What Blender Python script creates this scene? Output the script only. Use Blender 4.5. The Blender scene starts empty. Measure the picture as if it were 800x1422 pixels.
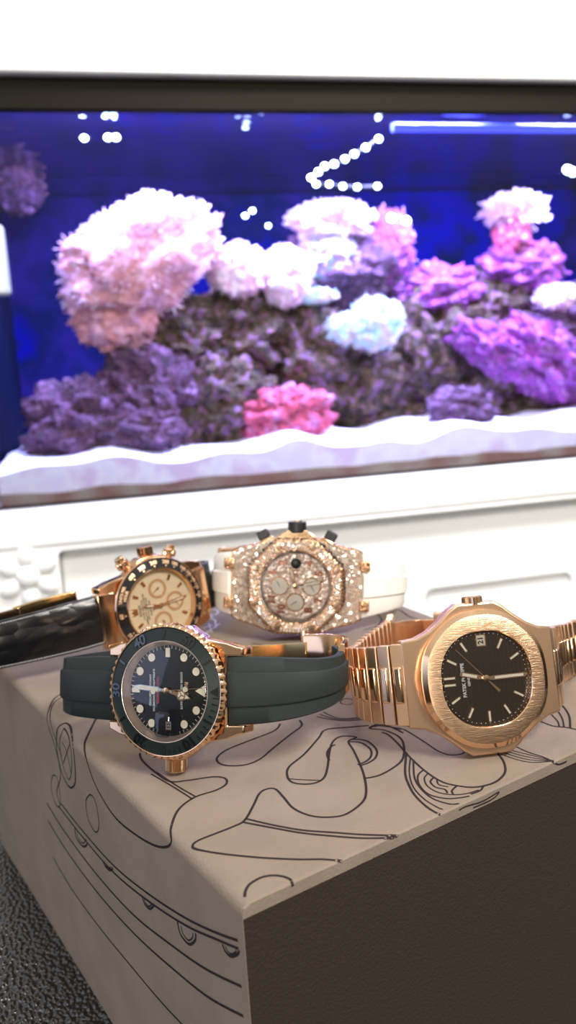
import bpy, bmesh, math, random
from mathutils import Vector, Matrix, noise
from mathutils.bvhtree import BVHTree
random.seed(7)
S = 0.001                                     # everything is written in millimetres
C = bpy.context.scene.collection
PI = math.pi
rad = math.radians

# ------------------------------------------------------------------ camera
F, CX, CY, CH = 1090.0, 400.0, 711.0, 120.0
RT = Vector((0.99820054, -0.01103017, -0.0589408))
UP = Vector((0.05996401, 0.18361553, 0.9811675))
BK = Vector((0.0, -0.98293625, 0.18394653))
CAM = Vector((0, 0, CH))
cd = bpy.data.cameras.new('camera'); cam = bpy.data.objects.new('camera', cd); C.objects.link(cam)
m = Matrix((RT, UP, BK)).transposed().to_4x4(); m.translation = CAM * S; cam.matrix_world = m
cd.sensor_fit = 'VERTICAL'; cd.sensor_height = 36; cd.lens = F / 1422 * 36
cd.clip_start = 0.01; cd.clip_end = 50
cd.dof.use_dof = True; cd.dof.focus_distance = 0.228; cd.dof.aperture_fstop = cd.lens / 2.0
bpy.context.scene.camera = cam

def ray(px, py):
    return (RT * ((px - CX) / F) + UP * (-(py - CY) / F) - BK).normalized()

# ------------------------------------------------------------------ materials
def mat(name, col, rough=0.5, metal=0.0, bump=None, col2=None, nscale=None, thr=(0.4, 0.6), spec=0.5,
        emit=None, estr=0, stretch=(1, 1, 1), coat=0, vor=None, sheen=0):
    mt = bpy.data.materials.new(name); mt.use_nodes = True
    nt = mt.node_tree; N = nt.nodes; L = nt.links
    b = N['Principled BSDF']
    b.inputs['Base Color'].default_value = (*col, 1); b.inputs['Roughness'].default_value = rough
    b.inputs['Metallic'].default_value = metal; b.inputs['Specular IOR Level'].default_value = spec
    b.inputs['Coat Weight'].default_value = coat
    tc = N.new('ShaderNodeTexCoord'); mp = N.new('ShaderNodeMapping')
    mp.inputs['Scale'].default_value = stretch; L.new(tc.outputs['Object'], mp.inputs['Vector'])
    if col2 is not None:
        n = N.new('ShaderNodeTexNoise'); n.inputs['Scale'].default_value = nscale; n.inputs['Detail'].default_value = 4
        L.new(mp.outputs['Vector'], n.inputs['Vector'])
        r = N.new('ShaderNodeValToRGB'); r.color_ramp.elements[0].position = thr[0]; r.color_ramp.elements[1].position = thr[1]
        r.color_ramp.elements[0].color = (*col, 1)
        if isinstance(col2[0], (tuple, list)):
            k = len(col2)
            r.color_ramp.elements[1].color = (*col2[-1], 1)
            for i, c in enumerate(col2[:-1]):
                e = r.color_ramp.elements.new(thr[0] + (thr[1] - thr[0]) * (i + 1) / k); e.color = (*c, 1)
        else:
            r.color_ramp.elements[1].color = (*col2, 1)
        L.new(n.outputs['Fac'], r.inputs['Fac']); L.new(r.outputs['Color'], b.inputs['Base Color'])
    if bump:                                   # (scale, strength, distance in mm, kind)
        sc, st, di, kind = bump
        if kind == 'noise':
            t = N.new('ShaderNodeTexNoise'); t.inputs['Detail'].default_value = 3; o = t.outputs['Fac']
        elif kind == 'voronoi':
            t = N.new('ShaderNodeTexVoronoi'); o = t.outputs['Distance']
        elif kind == 'weave':
            t = N.new('ShaderNodeTexChecker'); o = t.outputs['Fac']
        t.inputs['Scale'].default_value = sc
        L.new(mp.outputs['Vector'], t.inputs['Vector'])
        bp = N.new('ShaderNodeBump'); bp.inputs['Strength'].default_value = st; bp.inputs['Distance'].default_value = di * S; bp.invert = kind == 'voronoi'
        L.new(o, bp.inputs['Height']); L.new(bp.outputs['Normal'], b.inputs['Normal'])
    if emit:
        b.inputs['Emission Color'].default_value = (*emit, 1); b.inputs['Emission Strength'].default_value = estr
    return mt

def glass(name, tint=(1, 1, 1), refl=1.0, ior=1.5):
    mt = bpy.data.materials.new(name); mt.use_nodes = True
    nt = mt.node_tree; N = nt.nodes; L = nt.links; N.clear()
    out = N.new('ShaderNodeOutputMaterial'); mx = N.new('ShaderNodeMixShader'); fr = N.new('ShaderNodeFresnel')
    fr.inputs['IOR'].default_value = ior
    mu = N.new('ShaderNodeMath'); mu.operation = 'MULTIPLY'; mu.inputs[1].default_value = refl
    t = N.new('ShaderNodeBsdfTransparent'); t.inputs['Color'].default_value = (*tint, 1)
    g = N.new('ShaderNodeBsdfGlossy'); g.inputs['Roughness'].default_value = 0.0
    L.new(fr.outputs[0], mu.inputs[0]); L.new(mu.outputs[0], mx.inputs[0]); L.new(t.outputs[0], mx.inputs[1]); L.new(g.outputs[0], mx.inputs[2])
    L.new(mx.outputs[0], out.inputs[0]); return mt

GOLD = (0.90, 0.58, 0.35)
M = {}
M['rose'] = mat('polished_rose_gold', GOLD, 0.13, 1.0)
M['rose_brushed'] = mat('brushed_rose_gold', (0.82, 0.53, 0.33), 0.32, 1.0, bump=(700, 0.35, 0.05, 'noise'), stretch=(6, 0.35, 6))
M['rose_brushed_v'] = mat('brushed_rose_gold_bezel', (0.76, 0.49, 0.30), 0.34, 1.0, bump=(900, 0.8, 0.12, 'noise'), stretch=(5, .25, 5))
M['rose_satin'] = mat('satin_rose_gold', (0.90, 0.58, 0.38), 0.24, 1.0)
M['yellow'] = mat('polished_yellow_gold', (0.95, 0.68, 0.30), 0.15, 1.0)
M['rubber'] = mat('black_rubber', (0.020, 0.026, 0.025), 0.6, 0, spec=0.22, bump=(2500, 0.15, 0.03, 'noise'))
M['inner'] = mat('satin_inner_ring', (0.85, 0.70, 0.62), 0.35, 0.55)
M['ceramic'] = mat('matte_black_ceramic', (0.012, 0.018, 0.017), 0.42, spec=0.3)
M['ceramic_gloss'] = mat('glossy_black_ceramic', (0.008, 0.009, 0.010), 0.08, coat=0.5)
M['dial_black'] = mat('black_dial', (0.010, 0.012, 0.013), 0.25)
M['lume'] = mat('cream_lume', (0.88, 0.83, 0.68), 0.5)
M['white_print'] = mat('white_print', (0.75, 0.75, 0.75), 0.6)
M['red_print'] = mat('red_print', (0.55, 0.04, 0.08), 0.6)
M['gold_print'] = mat('gold_print', (0.85, 0.55, 0.33), 0.35, 0.6)
M['steel'] = mat('polished_steel', (0.75, 0.76, 0.77), 0.18, 1.0)
M['crystal'] = glass('sapphire_crystal')
M['lens'] = glass('date_magnifier', (0.55, 0.55, 0.6), 1.5)
M['date_black'] = mat('date_disc_black', (0.01, 0.01, 0.01), 0.4)
M['dial_brown'] = mat('brown_grooved_dial', (0.050, 0.034, 0.022), 0.3, 0.2, coat=0.0)
M['date_white'] = mat('date_disc_cream', (0.70, 0.64, 0.52), 0.5)
M['ink'] = mat('black_ink', (0.015, 0.012, 0.012), 0.6)
M['dial_cream'] = mat('champagne_dial', (0.78, 0.66, 0.45), 0.35)
M['leather'] = mat('black_alligator_leather', (0.004, 0.004, 0.005), 0.26, bump=(150, 1.0, 1.0, 'voronoi'), coat=0.15, stretch=(1, 0.6, 1))
M['thread'] = mat('grey_thread', (0.55, 0.55, 0.58), 0.8)
M['white_rubber'] = mat('white_rubber', (0.86, 0.84, 0.78), 0.45)
M['pave'] = mat('gem_set_rose_gold', (0.72, 0.42, 0.24), 0.25, 1.0, bump=(900, 1.0, 0.5, 'voronoi'))
M['gem'] = mat('diamond', (1.0, 0.90, 0.78), 0.12, 0.7)
M['black_rubber_crown'] = mat('black_crown_rubber', (0.012, 0.013, 0.014), 0.45)
M['dial_pave'] = mat('gem_set_dial', (0.72, 0.52, 0.42), 0.3, 0.5, bump=(800, 1.0, 0.4, 'voronoi'), col2=(0.95, 0.85, 0.78), nscale=900)
M['subdial'] = mat('silver_subdial', (0.80, 0.76, 0.66), 0.35)
M['numeral'] = mat('dark_rose_numeral', (0.28, 0.10, 0.05), 0.3, 0.6)
M['screw'] = mat('screw_steel', (0.30, 0.22, 0.17), 0.3, 1.0)
M['canvas'] = mat('taupe_canvas', (0.215, 0.172, 0.138), 0.8, bump=(1500, 0.9, 0.18, 'noise'), col2=(0.238, 0.190, 0.154), nscale=60, spec=0.2)
M['print'] = mat('dark_printed_line', (0.030, 0.023, 0.026), 0.95, spec=0.08)
M['pale_print'] = mat('pale_printed_mark', (0.55, 0.52, 0.60), 0.6)
M['panel_cloth'] = mat('dark_brown_canvas', (0.028, 0.019, 0.014), 0.7, bump=(1300, 1.0, 0.3, 'noise'), spec=0.35)
M['pebble'] = mat('pebbled_black_leather', (0.012, 0.012, 0.010), 0.20, bump=(520, 1.0, 2.6, 'voronoi'), spec=0.9)
M['white_paint'] = mat('white_gloss_paint', (0.86, 0.87, 0.86), 0.35)
M['rim'] = mat('black_plastic_rim', (0.012, 0.010, 0.007), 0.85, spec=0.1)
M['tank_glass'] = glass('aquarium_glass', (0.97, 0.98, 1.0), 0.8)
M['water'] = glass('water_surface', (0.9, 0.93, 1.0), 0.55, 1.33)
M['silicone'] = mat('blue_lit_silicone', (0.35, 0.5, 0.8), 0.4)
M['backdrop'] = mat('blue_aquarium_backdrop', (0.002, 0.008, 0.035), 0.9, spec=0.05, col2=((0.001, 0.002, 0.20), (0.002, 0.008, 0.05), (0.018, 0.012, 0.12), (0.003, 0.014, 0.05)), nscale=7, thr=(0.3, 0.7))
M['side_film'] = mat('dark_blue_side_film', (0.002, 0.006, 0.03), 0.9, spec=0.05)
M['sand'] = mat('white_coral_sand', (0.85, 0.85, 0.88), 0.8, bump=(300, 0.4, 2, 'noise'))
M['sand_edge'] = mat('sand_seen_through_the_glass', (0.78, 0.74, 0.98), 0.8, col2=((0.85, 0.84, 1.0), (0.72, 0.60, 0.85)), nscale=20)  # lavender base colour carries the blue light coming through the sand
M['sand_low'] = mat('old_brown_sand', (0.36, 0.31, 0.27), 0.9, col2=(0.26, 0.14, 0.12), nscale=18)
M['rock'] = mat('live_rock', (0.02, 0.012, 0.02), 0.8, col2=((0.10, 0.07, 0.02), (0.006, 0.004, 0.006), (0.15, 0.085, 0.02), (0.20, 0.07, 0.22), (0.06, 0.075, 0.03)), nscale=85, thr=(0.35, 0.68), bump=(150, 1.0, 8, 'noise'))
M['rock_purple'] = mat('purple_coralline_rock', (0.06, 0.04, 0.06), 0.8, col2=((0.16, 0.06, 0.13), (0.03, 0.018, 0.025), (0.30, 0.15, 0.29)), nscale=80, thr=(0.36, 0.66), bump=(150, 1.0, 8, 'noise'))
M['rock_magenta'] = mat('magenta_coralline_rock', (0.12, 0.04, 0.18), 0.8, col2=((0.42, 0.06, 0.38), (0.10, 0.05, 0.12), (0.62, 0.20, 0.60)), nscale=75, thr=(0.36, 0.66), bump=(150, 1.0, 8, 'noise'))
M['rock_red'] = mat('red_encrusted_rock', (0.18, 0.03, 0.06), 0.8, col2=((0.65, 0.10, 0.14), (0.30, 0.06, 0.12), (0.7, 0.3, 0.45)), nscale=60, thr=(0.36, 0.66), bump=(150, 1.0, 8, 'noise'))
M['coral_pink'] = mat('pink_polyps', (0.70, 0.34, 0.32), 0.7, col2=((0.55, 0.22, 0.20), (0.75, 0.42, 0.48)), nscale=60)
M['coral_white'] = mat('pale_polyps', (0.95, 0.88, 0.85), 0.7, col2=(0.9, 0.6, 0.7), nscale=50)
M['coral_green'] = mat('green_polyps', (0.40, 0.75, 0.55), 0.7, col2=((0.45, 0.35, 0.55), (0.75, 0.55, 0.70)), nscale=45)
M['coral_cyan'] = mat('cyan_polyps', (0.55, 0.95, 0.95), 0.7, col2=(0.75, 0.65, 0.60), nscale=50)
M['led'] = mat('lit_led', (1, 1, 1), 0.5, emit=(0.55, 0.75, 1.0), estr=14)  # emission stands in for lamps mirrored in the tank
M['tube'] = mat('lit_blue_tube', (0.1, 0.15, 1), 0.5, emit=(0.04, 0.07, 1.0), estr=0.8)  # glow stands in for light reflected off the water surface
M['fixture'] = mat('dark_fixture', (0.01, 0.012, 0.03), 0.5)
M['lid'] = mat('dark_blue_lid', (0.03, 0.02, 0.12), 0.7)  # blue tint stands in for the haze at the top of the tank
M['wall'] = mat('white_wall_paint', (0.75, 0.74, 0.72), 0.8)
M['floor'] = mat('grey_floor', (0.12, 0.11, 0.10), 0.6, col2=(0.16, 0.15, 0.14), nscale=5)
M['magnet'] = mat('pale_plastic', (0.55, 0.62, 0.70), 0.5)

# ------------------------------------------------------------------ mesh builder
class MB:
    def __init__(s): s.v = []; s.f = []; s.m = []; s.mats = []; s.cur = 0; s.X = None
    def use(s, name):
        if name not in s.mats: s.mats.append(name)
        s.cur = s.mats.index(name); return s
    def add(s, vs, fs):
        o = len(s.v)
        for v in vs:
            v = Vector(v)
            if s.X is not None: v = s.X @ v
            s.v.append(v)
        for f in fs: s.f.append([o + i for i in f]); s.m.append(s.cur)
        return s
    def box(s, c, d, R=None):
        x, y, z = d[0] / 2, d[1] / 2, d[2] / 2
        vs = [Vector((a, b, e)) for a in (-x, x) for b in (-y, y) for e in (-z, z)]
        if R is not None: vs = [R @ v for v in vs]
        vs = [v + Vector(c) for v in vs]
        return s.add(vs, [(0, 1, 3, 2), (4, 6, 7, 5), (0, 4, 5, 1), (2, 3, 7, 6), (0, 2, 6, 4), (1, 5, 7, 3)])
    def loft(s, rings, cap0=True, cap1=True, closed=True):
        n = len(rings[0]); vs = [p for r in rings for p in r]; fs = []
        for i in range(len(rings) - 1):
            for j in range(n if closed else n - 1):
                k = (j + 1) % n
                fs.append((i * n + j, i * n + k, (i + 1) * n + k, (i + 1) * n + j))
        if cap0: fs.append(tuple(range(n - 1, -1, -1)))
        if cap1: fs.append(tuple((len(rings) - 1) * n + j for j in range(n)))
        return s.add(vs, fs)
    def lathe(s, prof, n=96, rf=None, c=(0, 0, 0), axis='z', cap0=False, cap1=False):
        rings = []
        for (r, z) in prof:
            ring = []
            for j in range(n):
                a = 2 * PI * j / n
                rr = r * (rf(a, r, z) if rf else 1)
                p = Vector((rr * math.cos(a), rr * math.sin(a), z))
                if axis == 'x': p = Vector((p.z, p.x, p.y))
                elif axis == 'y': p = Vector((p.y, p.z, p.x))
                ring.append(p + Vector(c))
            rings.append(ring)
        return s.loft(rings, cap0, cap1)
    def disc(s, r, z, n=72, c=(0, 0)):
        return s.add([(c[0] + r * math.cos(2 * PI * j / n), c[1] + r * math.sin(2 * PI * j / n), z) for j in range(n)], [tuple(range(n))])
    def prism(s, out, z0, z1):
        return s.loft([[Vector((x, y, z0)) for x, y in out], [Vector((x, y, z1)) for x, y in out]])
    def tube(s, pts, r, n=10):
        rings = []
        for i, p in enumerate(pts):
            p = Vector(p); t = (Vector(pts[min(i + 1, len(pts) - 1)]) - Vector(pts[max(i - 1, 0)])).normalized()
            a = t.cross(Vector((0, 0, 1)));
            if a.length < 0.1: a = t.cross(Vector((1, 0, 0)))
            a.normalize(); b = t.cross(a)
            rings.append([p + (a * math.cos(2 * PI * k / n) + b * math.sin(2 * PI * k / n)) * r for k in range(n)])
        return s.loft(rings)
    def build(s, name, parent=None, bevel=0, smooth=35, seg=2):
        me = bpy.data.meshes.new(name)
        me.from_pydata([v * S for v in s.v], [], s.f)
        for k in s.mats: me.materials.append(M[k])
        me.polygons.foreach_set('material_index', s.m)
        bm = bmesh.new(); bm.from_mesh(me); bmesh.ops.recalc_face_normals(bm, faces=bm.faces); bm.to_mesh(me); bm.free()
        me.update()
        if smooth: me.shade_smooth(); me.set_sharp_from_angle(angle=rad(smooth))
        o = bpy.data.objects.new(name, me); C.objects.link(o)
        if parent: o.parent = parent
        if bevel:
            b = o.modifiers.new('bevel', 'BEVEL'); b.width = bevel * S; b.segments = seg; b.limit_method = 'ANGLE'; b.angle_limit = rad(35)
            b.harden_normals = False
        return o

def tag(o, label=None, cat=None, group=None, kind=None):
    if label: o['label'] = label
    if cat: o['category'] = cat
    if group: o['group'] = group
    if kind: o['kind'] = kind
    return o
def empty(name, mw=None):
    o = bpy.data.objects.new(name, None); o.empty_display_size = 0.01; C.objects.link(o)
    if mw is not None: o.matrix_world = mw
    return o

_fc = {}
def glyphs(txt, size, align='CENTER', bold=0):
    key = (txt, size, align, bold)
    if key not in _fc:
        cu = bpy.data.curves.new('t', 'FONT'); cu.body = txt; cu.size = size; cu.align_x = align; cu.align_y = 'CENTER'
        cu.resolution_u = 3; cu.offset = bold
        o = bpy.data.objects.new('t', cu)
        me = bpy.data.meshes.new_from_object(o)
        _fc[key] = ([v.co.copy() for v in me.vertices], [tuple(p.vertices) for p in me.polygons])
        bpy.data.objects.remove(o); bpy.data.curves.remove(cu); bpy.data.meshes.remove(me)
    return _fc[key]
def text(mb, txt, size, pos, rot=0, th=0.08, bold=0, sx=1):
    vs, fs = glyphs(txt, size, bold=bold)
    c, s_ = math.cos(rot), math.sin(rot); n = len(vs)
    f = lambda v, z: Vector((pos[0] + v.x * sx * c - v.y * s_, pos[1] + v.x * sx * s_ + v.y * c, pos[2] + z))
    mb.add([f(v, 0) for v in vs] + [f(v, th) for v in vs], list(fs) + [tuple(n + i for i in q) for q in fs])
def text_ring(mb, txt, size, r, a0, zf, th=0.1, bold=0, flip=False):
    """text bent round the ring; a0 = angle of its centre, tops pointing outwards (or inwards if flipped)"""
    vs, fs = glyphs(txt, size, bold=bold); n = len(vs)
    def f(v, z):
        y = -v.y if flip else v.y; x = -v.x if flip else v.x
        a = a0 - x / r; rr = r + y
        return Vector((rr * math.cos(a), rr * math.sin(a), zf(rr) + z))
    mb.add([f(v, 0) for v in vs] + [f(v, th) for v in vs], list(fs) + [tuple(n + i for i in q) for q in fs])
def ck(h, r): a = rad(90 - 30 * h); return (r * math.cos(a), r * math.sin(a))
def bar(mb, ang_h, r0, r1, w0, w1, z0, z1, c=(0, 0)):
    a = rad(90 - 30 * ang_h); d = Vector((math.cos(a), math.sin(a), 0)); p = Vector((-d.y, d.x, 0)); c = Vector((c[0], c[1], 0))
    q = [c + d * r0 - p * w0 / 2, c + d * r0 + p * w0 / 2, c + d * r1 + p * w1 / 2, c + d * r1 - p * w1 / 2]
    mb.loft([[v + Vector((0, 0, z0)) for v in q], [v + Vector((0, 0, z1)) for v in q]])
def poly_r(aps, p):
    def f(a):
        s_ = 0
        for ang, ap in aps: s_ += abs(math.cos(a - ang) / ap) ** p
        return s_ ** (-1 / p)
    return f
def smooth_path(P, k=6):
    P = [Vector(p) for p in P]; out = []
    for i in range(len(P) - 1):
        a = P[max(i - 1, 0)]; b = P[i]; c = P[i + 1]; d = P[min(i + 2, len(P) - 1)]
        for j in range(k):
            t = j / k
            out.append(0.5 * ((2 * b) + (c - a) * t + (2 * a - 5 * b + 4 * c - d) * t * t + (3 * b - a - 3 * c + d) * t ** 3))
    out.append(P[-1]); return out

# ------------------------------------------------------------------ watch placement
def watch_root(name, pos, X, Y, k):
    X = Vector(X).normalized(); Y = Vector(Y); Y -= X * X.dot(Y); Y.normalize(); Z = X.cross(Y)
    c = CAM + (Vector(pos) - CAM) * k
    mw = Matrix(((X.x * k, Y.x * k, Z.x * k, c.x * S), (X.y * k, Y.y * k, Z.y * k, c.y * S), (X.z * k, Y.z * k, Z.z * k, c.z * S), (0, 0, 0, 1)))
    o = empty(name, mw); o['_'] = 0; del o['_']
    return o, mw, X
def settle(path, mw, X):
    """stations (y, z, xc, w): shift along the watch's x so that the lower edge clears the box top"""
    out = []
    for (y, z, xc, w) in path:
        lo = None
        for s_ in (-1, 1):
            p = mw @ (Vector((xc + s_ * w / 2, y, z)) * S)
            if lo is None or p.z < lo: lo = p.z
        d = 0.4 - lo / S
        if d > 0: xc += d / X.z
        out.append((y, z, xc, w))
    return out
def strap(mb, path, sect, k=5):
    """sweep a cross-section [(x/w, thickness outwards)] along stations; outwards = away from the wrist"""
    P = smooth_path([Vector((y, z, xc)) for y, z, xc, w in path], k); W = smooth_path([Vector((w, 0, 0)) for *_, w in path], k)
    rings = []
    for i, p in enumerate(P):
        a = P[max(i - 1, 0)]; b = P[min(i + 1, len(P) - 1)]
        t = Vector((b.x - a.x, b.y - a.y)).normalized(); n = Vector((-t.y, t.x))
        if path[-1][0] < path[0][0] if abs(path[0][0]) < abs(path[-1][0]) or True else False: n = -n
        w = W[i].x
        rings.append([Vector((p.z + u * w, p.x + n.x * h, p.y + n.y * h)) for u, h in sect])
    mb.loft(rings); return P

# =================================================================== WATCH 1 : black dive-bezel watch on rubber strap
def case_with_lugs(parent, R, lug_x, lug_in, lug_y, guard, z0, z1, matname, mid='case', drop=2.5, guard_w=5.5, extra=0):
    q = []
    def arc(a0, a1, n=8):
        for i in range(n + 1):
            a = rad(a0 + (a1 - a0) * i / n); q.append((R * math.cos(a), R * math.sin(a)))
    # first quadrant from +x crown side
    q += [(guard, 0), (guard, guard_w * 0.7), (guard - 0.8, guard_w)]
    arc(24, 38, 3)
    q += [(lug_x + 1.4, lug_y * 0.80), (lug_x + 0.3, lug_y * 0.93), (lug_x, lug_y), (lug_in, lug_y), (lug_in, lug_y * 0.80)]
    h1 = q[:]
    h2 = [(-x, y) for x, y in h1[::-1]]
    h2 = [(-R if abs(x + guard) < 1e-6 else x, y) for x, y in h2]
    h2 = [(max(x, -R - 0.1), y) for x, y in h2]
    top = h1 + h2
    bot = [(x, -y) for x, y in top[::-1]][1:-1]
    out = top + bot
    mb = MB().use(matname); rings = []
    for z, sc in ((z0, 0.93), (z0 + 1.8, 1.0), (z1 - 0.6, 1.0), (z1, 0.985)):
        rings.append([Vector((x * (sc if abs(y) < 18 else 1), y * sc, z - (max(abs(y) - 12, 0) / 12) ** 2 * drop)) for x, y in out])
    mb.loft(rings)
    return mb.build(mid, parent, bevel=0.35)

def hands_poly(mb, ang_h, pts, z0, z1):
    a = rad(90 - 30 * ang_h); d = Vector((math.cos(a), math.sin(a), 0)); p = Vector((-d.y, d.x, 0))
    q = [d * r + p * w for r, w in pts] + [d * r - p * w for r, w in pts[::-1] if w > 0]
    mb.loft([[v + Vector((0, 0, z0)) for v in q], [v + Vector((0, 0, z1)) for v in q]])

def crown(parent, x0, L, r, y=0, z=-4, n=24, matname='rose', name='crown', teeth=0.07):
    mb = MB().use(matname)
    rf = lambda a, rr, zz: 1 + (teeth * (1 if int(a / (2 * PI) * n * 2 + 0.5) % 2 else -1) if rr > r * 0.95 else 0)
    mb.lathe([(r * 0.6, -1.5), (r * 0.6, 0), (r * 0.9, 0.05), (r, 0.3), (r, L - 0.4), (r * 0.9, L), (r * 0.2, L)], n * 2, rf, (x0, y, z), 'x', True, True)
    return mb.build(name, parent, smooth=20)

def ym():
    root, mw, X = watch_root('wristwatch', (-40, 227.5, 24.0), (-.038, -.307, -.951), (.925, -.371, .083), .986)
    tag(root, 'rose gold wristwatch with black dial and black numbered bezel on smooth black rubber strap', 'watch', 'rose gold watches standing on the box')
    case_with_lugs(root, 19.6, 12.6, 10.3, 24.2, 21.0, -9, -0.6, 'rose')
    mb = MB().use('steel'); mb.lathe([(14, -10.2), (17, -9.8), (17.6, -8.8)], 64, cap0=True); mb.build('case_back', root)
    # coin edge
    mb = MB().use('rose'); NT = 56
    def rf(a, r, z): return 1 + (0.030 * (abs(((a * NT / (2 * PI)) % 1) - 0.5) * 2 - 0.5) if r > 19.9 else 0)
    mb.lathe([(18.5, -0.6), (19.6, -0.6), (20.3, 0.0), (20.4, 1.0), (20.0, 1.9), (19.35, 2.35), (19.15, 2.3), (19.1, 1.5)], NT * 8, rf)
    mb.build('fluted_bezel_ring', root, smooth=25)
    bz = lambda r: 2.9 - (r - 15.2) * 0.22
    mb = MB().use('ceramic'); mb.lathe([(15.25, 2.2), (15.3, bz(15.3)), (19.1, bz(19.1)), (19.15, 1.6)], 128)
    ins = mb.build('bezel_insert', root)
    mb = MB().use('ceramic_gloss')
    for t, mins in (('10', 10), ('20', 20), ('30', 30), ('40', 40), ('50', 50)):
        text_ring(mb, t, 4.5, 17.15, rad(90 - mins * 6), bz, 0.32, bold=0.12)
    for mins in (5, 15, 25, 35, 45, 55):
        a = rad(90 - mins * 6); d = Vector((math.cos(a), math.sin(a), 0)); p = Vector((-d.y, d.x, 0))
        q = [(15.9, -.35), (15.9, .35), (18.6, .35), (18.6, -.35)]
        mb.loft([[d * r + p * w + Vector((0, 0, bz(r) + h)) for r, w in q] for h in (-0.1, 0.3)])
    for mins in range(1, 15):
        if mins in (5, 9, 10, 11): continue
        a = rad(90 - mins * 6); d = Vector((math.cos(a), math.sin(a), 0)); p = Vector((-d.y, d.x, 0))
        q = [(16.9, -.18), (16.9, .18), (18.6, .18), (18.6, -.18)]
        mb.loft([[d * r + p * w + Vector((0, 0, bz(r) + h)) for r, w in q] for h in (-0.1, 0.3)])
    q = [(18.5, -1.5), (18.5, 1.5), (15.9, 0)]
    mb.loft([[Vector((w, r, bz(r) + h)) for r, w in q] for h in (-0.1, 0.3)])
    mb.build('raised_numerals', ins, bevel=0.06, seg=1)
    mb = MB().use('inner'); mb.lathe([(15.25, 2.75), (14.9, 2.6), (13.7, 0.0)], 96)
    for i in range(60):
        pass
    mb.build('inner_ring', root)
    mb = MB().use('dial_black'); mb.disc(13.9, 0.0)
    dial = mb.build('dial', root, smooth=0)
    mb = MB().use('lume')
    for h in (1, 2, 4, 5, 7, 8, 10, 11):
        x, y = ck(h, 11.5); mb.lathe([(1.22, 0.05), (1.22, 0.40), (0.2, 0.42)], 24, c=(x, y, 0), cap1=True)
    bar(mb, 6, 10.1, 12.9, 1.5, 1.5, 0.05, 0.4); bar(mb, 9, 10.1, 12.9, 1.5, 1.5, 0.05, 0.4)
    q = [(-1.75, 12.9), (1.75, 12.9), (0, 9.6)]; mb.prism(q, 0.05, 0.4)
    mb.use('rose')
    for h in (1, 2, 4, 5, 7, 8, 10, 11):
        x, y = ck(h, 11.5); mb.lathe([(1.22, 0.05), (1.22, 0.43), (1.33, 0.43), (1.35, 0.05)], 24, c=(x, y, 0))
    mb.build('hour_markers', dial)
    mb = MB().use('white_print')
    for i in range(60):
        if 13 <= i <= 17: continue
        L = 0.9 if i % 5 else 0.5
        bar(mb, i / 5, 13.6 - L, 13.6, .13, .13, 0.02, 0.06)
    text(mb, 'OYSTER PERPETUAL DATE', 0.95, (0, 4.6, 0.03), th=0.02, bold=0.02)
    text(mb, 'SUPERLATIVE CHRONOMETER', 0.95, (0, -5.2, 0.03), th=0.02, bold=0.02)
    text(mb, 'OFFICIALLY CERTIFIED', 0.95, (0, -6.5, 0.03), th=0.02, bold=0.02)
    mb.use('gold_print'); text(mb, 'ROLEX', 1.7, (0, 6.3, 0.03), th=0.05, bold=0.05)
    mb.use('red_print'); text(mb, 'YACHT-MASTER', 1.15, (0, -3.8, 0.03), th=0.02, bold=0.03)
    mb.build('dial_print', dial, smooth=0)
    # date
    mb = MB().use('date_white'); mb.box((10.6, 0, 0.05), (2.4, 1.9, 0.08)); dw = mb.build('date_window', dial, smooth=0)
    mb = MB().use('ink'); text(mb, '11', 1.7, (10.6, 0, 0.1), rot=0, th=0.02, bold=0.05); mb.build('date_number', dw, smooth=0)
    # hands
    mb = MB().use('rose')
    hands_poly(mb, 0.5, [(-1.5, .35), (3.2, .55), (4.1, .6)], 0.75, 0.95)
    a = rad(75); d = Vector((math.cos(a), math.sin(a), 0))
    mb.lathe([(1.15, 0.75), (1.15, 0.97), (1.65, 0.97), (1.65, 0.75)], 32, c=d * 5.2)
    for kk in range(3):
        b = a + kk * 2 * PI / 3; e = Vector((math.cos(b), math.sin(b), 0)); pp = Vector((-e.y, e.x, 0)) * .16; o = d * 5.2
        mb.loft([[o + pp + Vector((0, 0, z)), o - pp + Vector((0, 0, z)), o + e * 1.3 - pp + Vector((0, 0, z)), o + e * 1.3 + pp + Vector((0, 0, z))] for z in (0.75, 0.98)])
    hands_poly(mb, 0.5, [(6.6, .9), (8.6, .08)], 0.75, 0.95)
    mb.use('lume'); mb.lathe([(1.5, 0.80), (1.5, 0.93), (0.1, 0.93)], 24, c=d * 5.2, cap1=True)
    hands_poly(mb, 0.5, [(6.7, .62), (8.0, .1)], 0.78, 0.98)
    mb.build('hour_hand', root)
    mb = MB().use('steel'); hands_poly(mb, 6.2, [(-2, .4), (2.5, .5), (3, .85), (9.5, .75), (12.3, .1)], 1.05, 1.25)
    mb.use('lume'); hands_poly(mb, 6.2, [(3.2, .55), (9.4, .5), (11.5, .1)], 1.1, 1.3); mb.build('minute_hand', root)
    mb = MB().use('rose'); hands_poly(mb, 11.85, [(-4.2, .12), (12.6, .08)], 1.4, 1.5)
    for rr, rad_ in ((6.8, .85), (-4.6, .75)):
        a = rad(90 - 30 * 11.85); mb.use('lume'); mb.lathe([(rad_, 1.4), (rad_, 1.55), (.1, 1.55)], 20, c=(rr * math.cos(a), rr * math.sin(a), 0), cap0=True, cap1=True)
    mb.use('rose'); mb.lathe([(0.95, .5), (0.95, 1.65), (.3, 1.75)], 20, cap1=True); mb.build('seconds_hand', root)
    mb = MB().use('crystal'); mb.lathe([(14.9, 2.6), (14.9, 3.0), (14.6, 3.15)], 96, cap1=True); cr = mb.build('crystal', root)
    mb = MB().use('lens'); q = []
    sq = poly_r([(0, 3.9), (PI / 2, 2.9)], 4)
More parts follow.
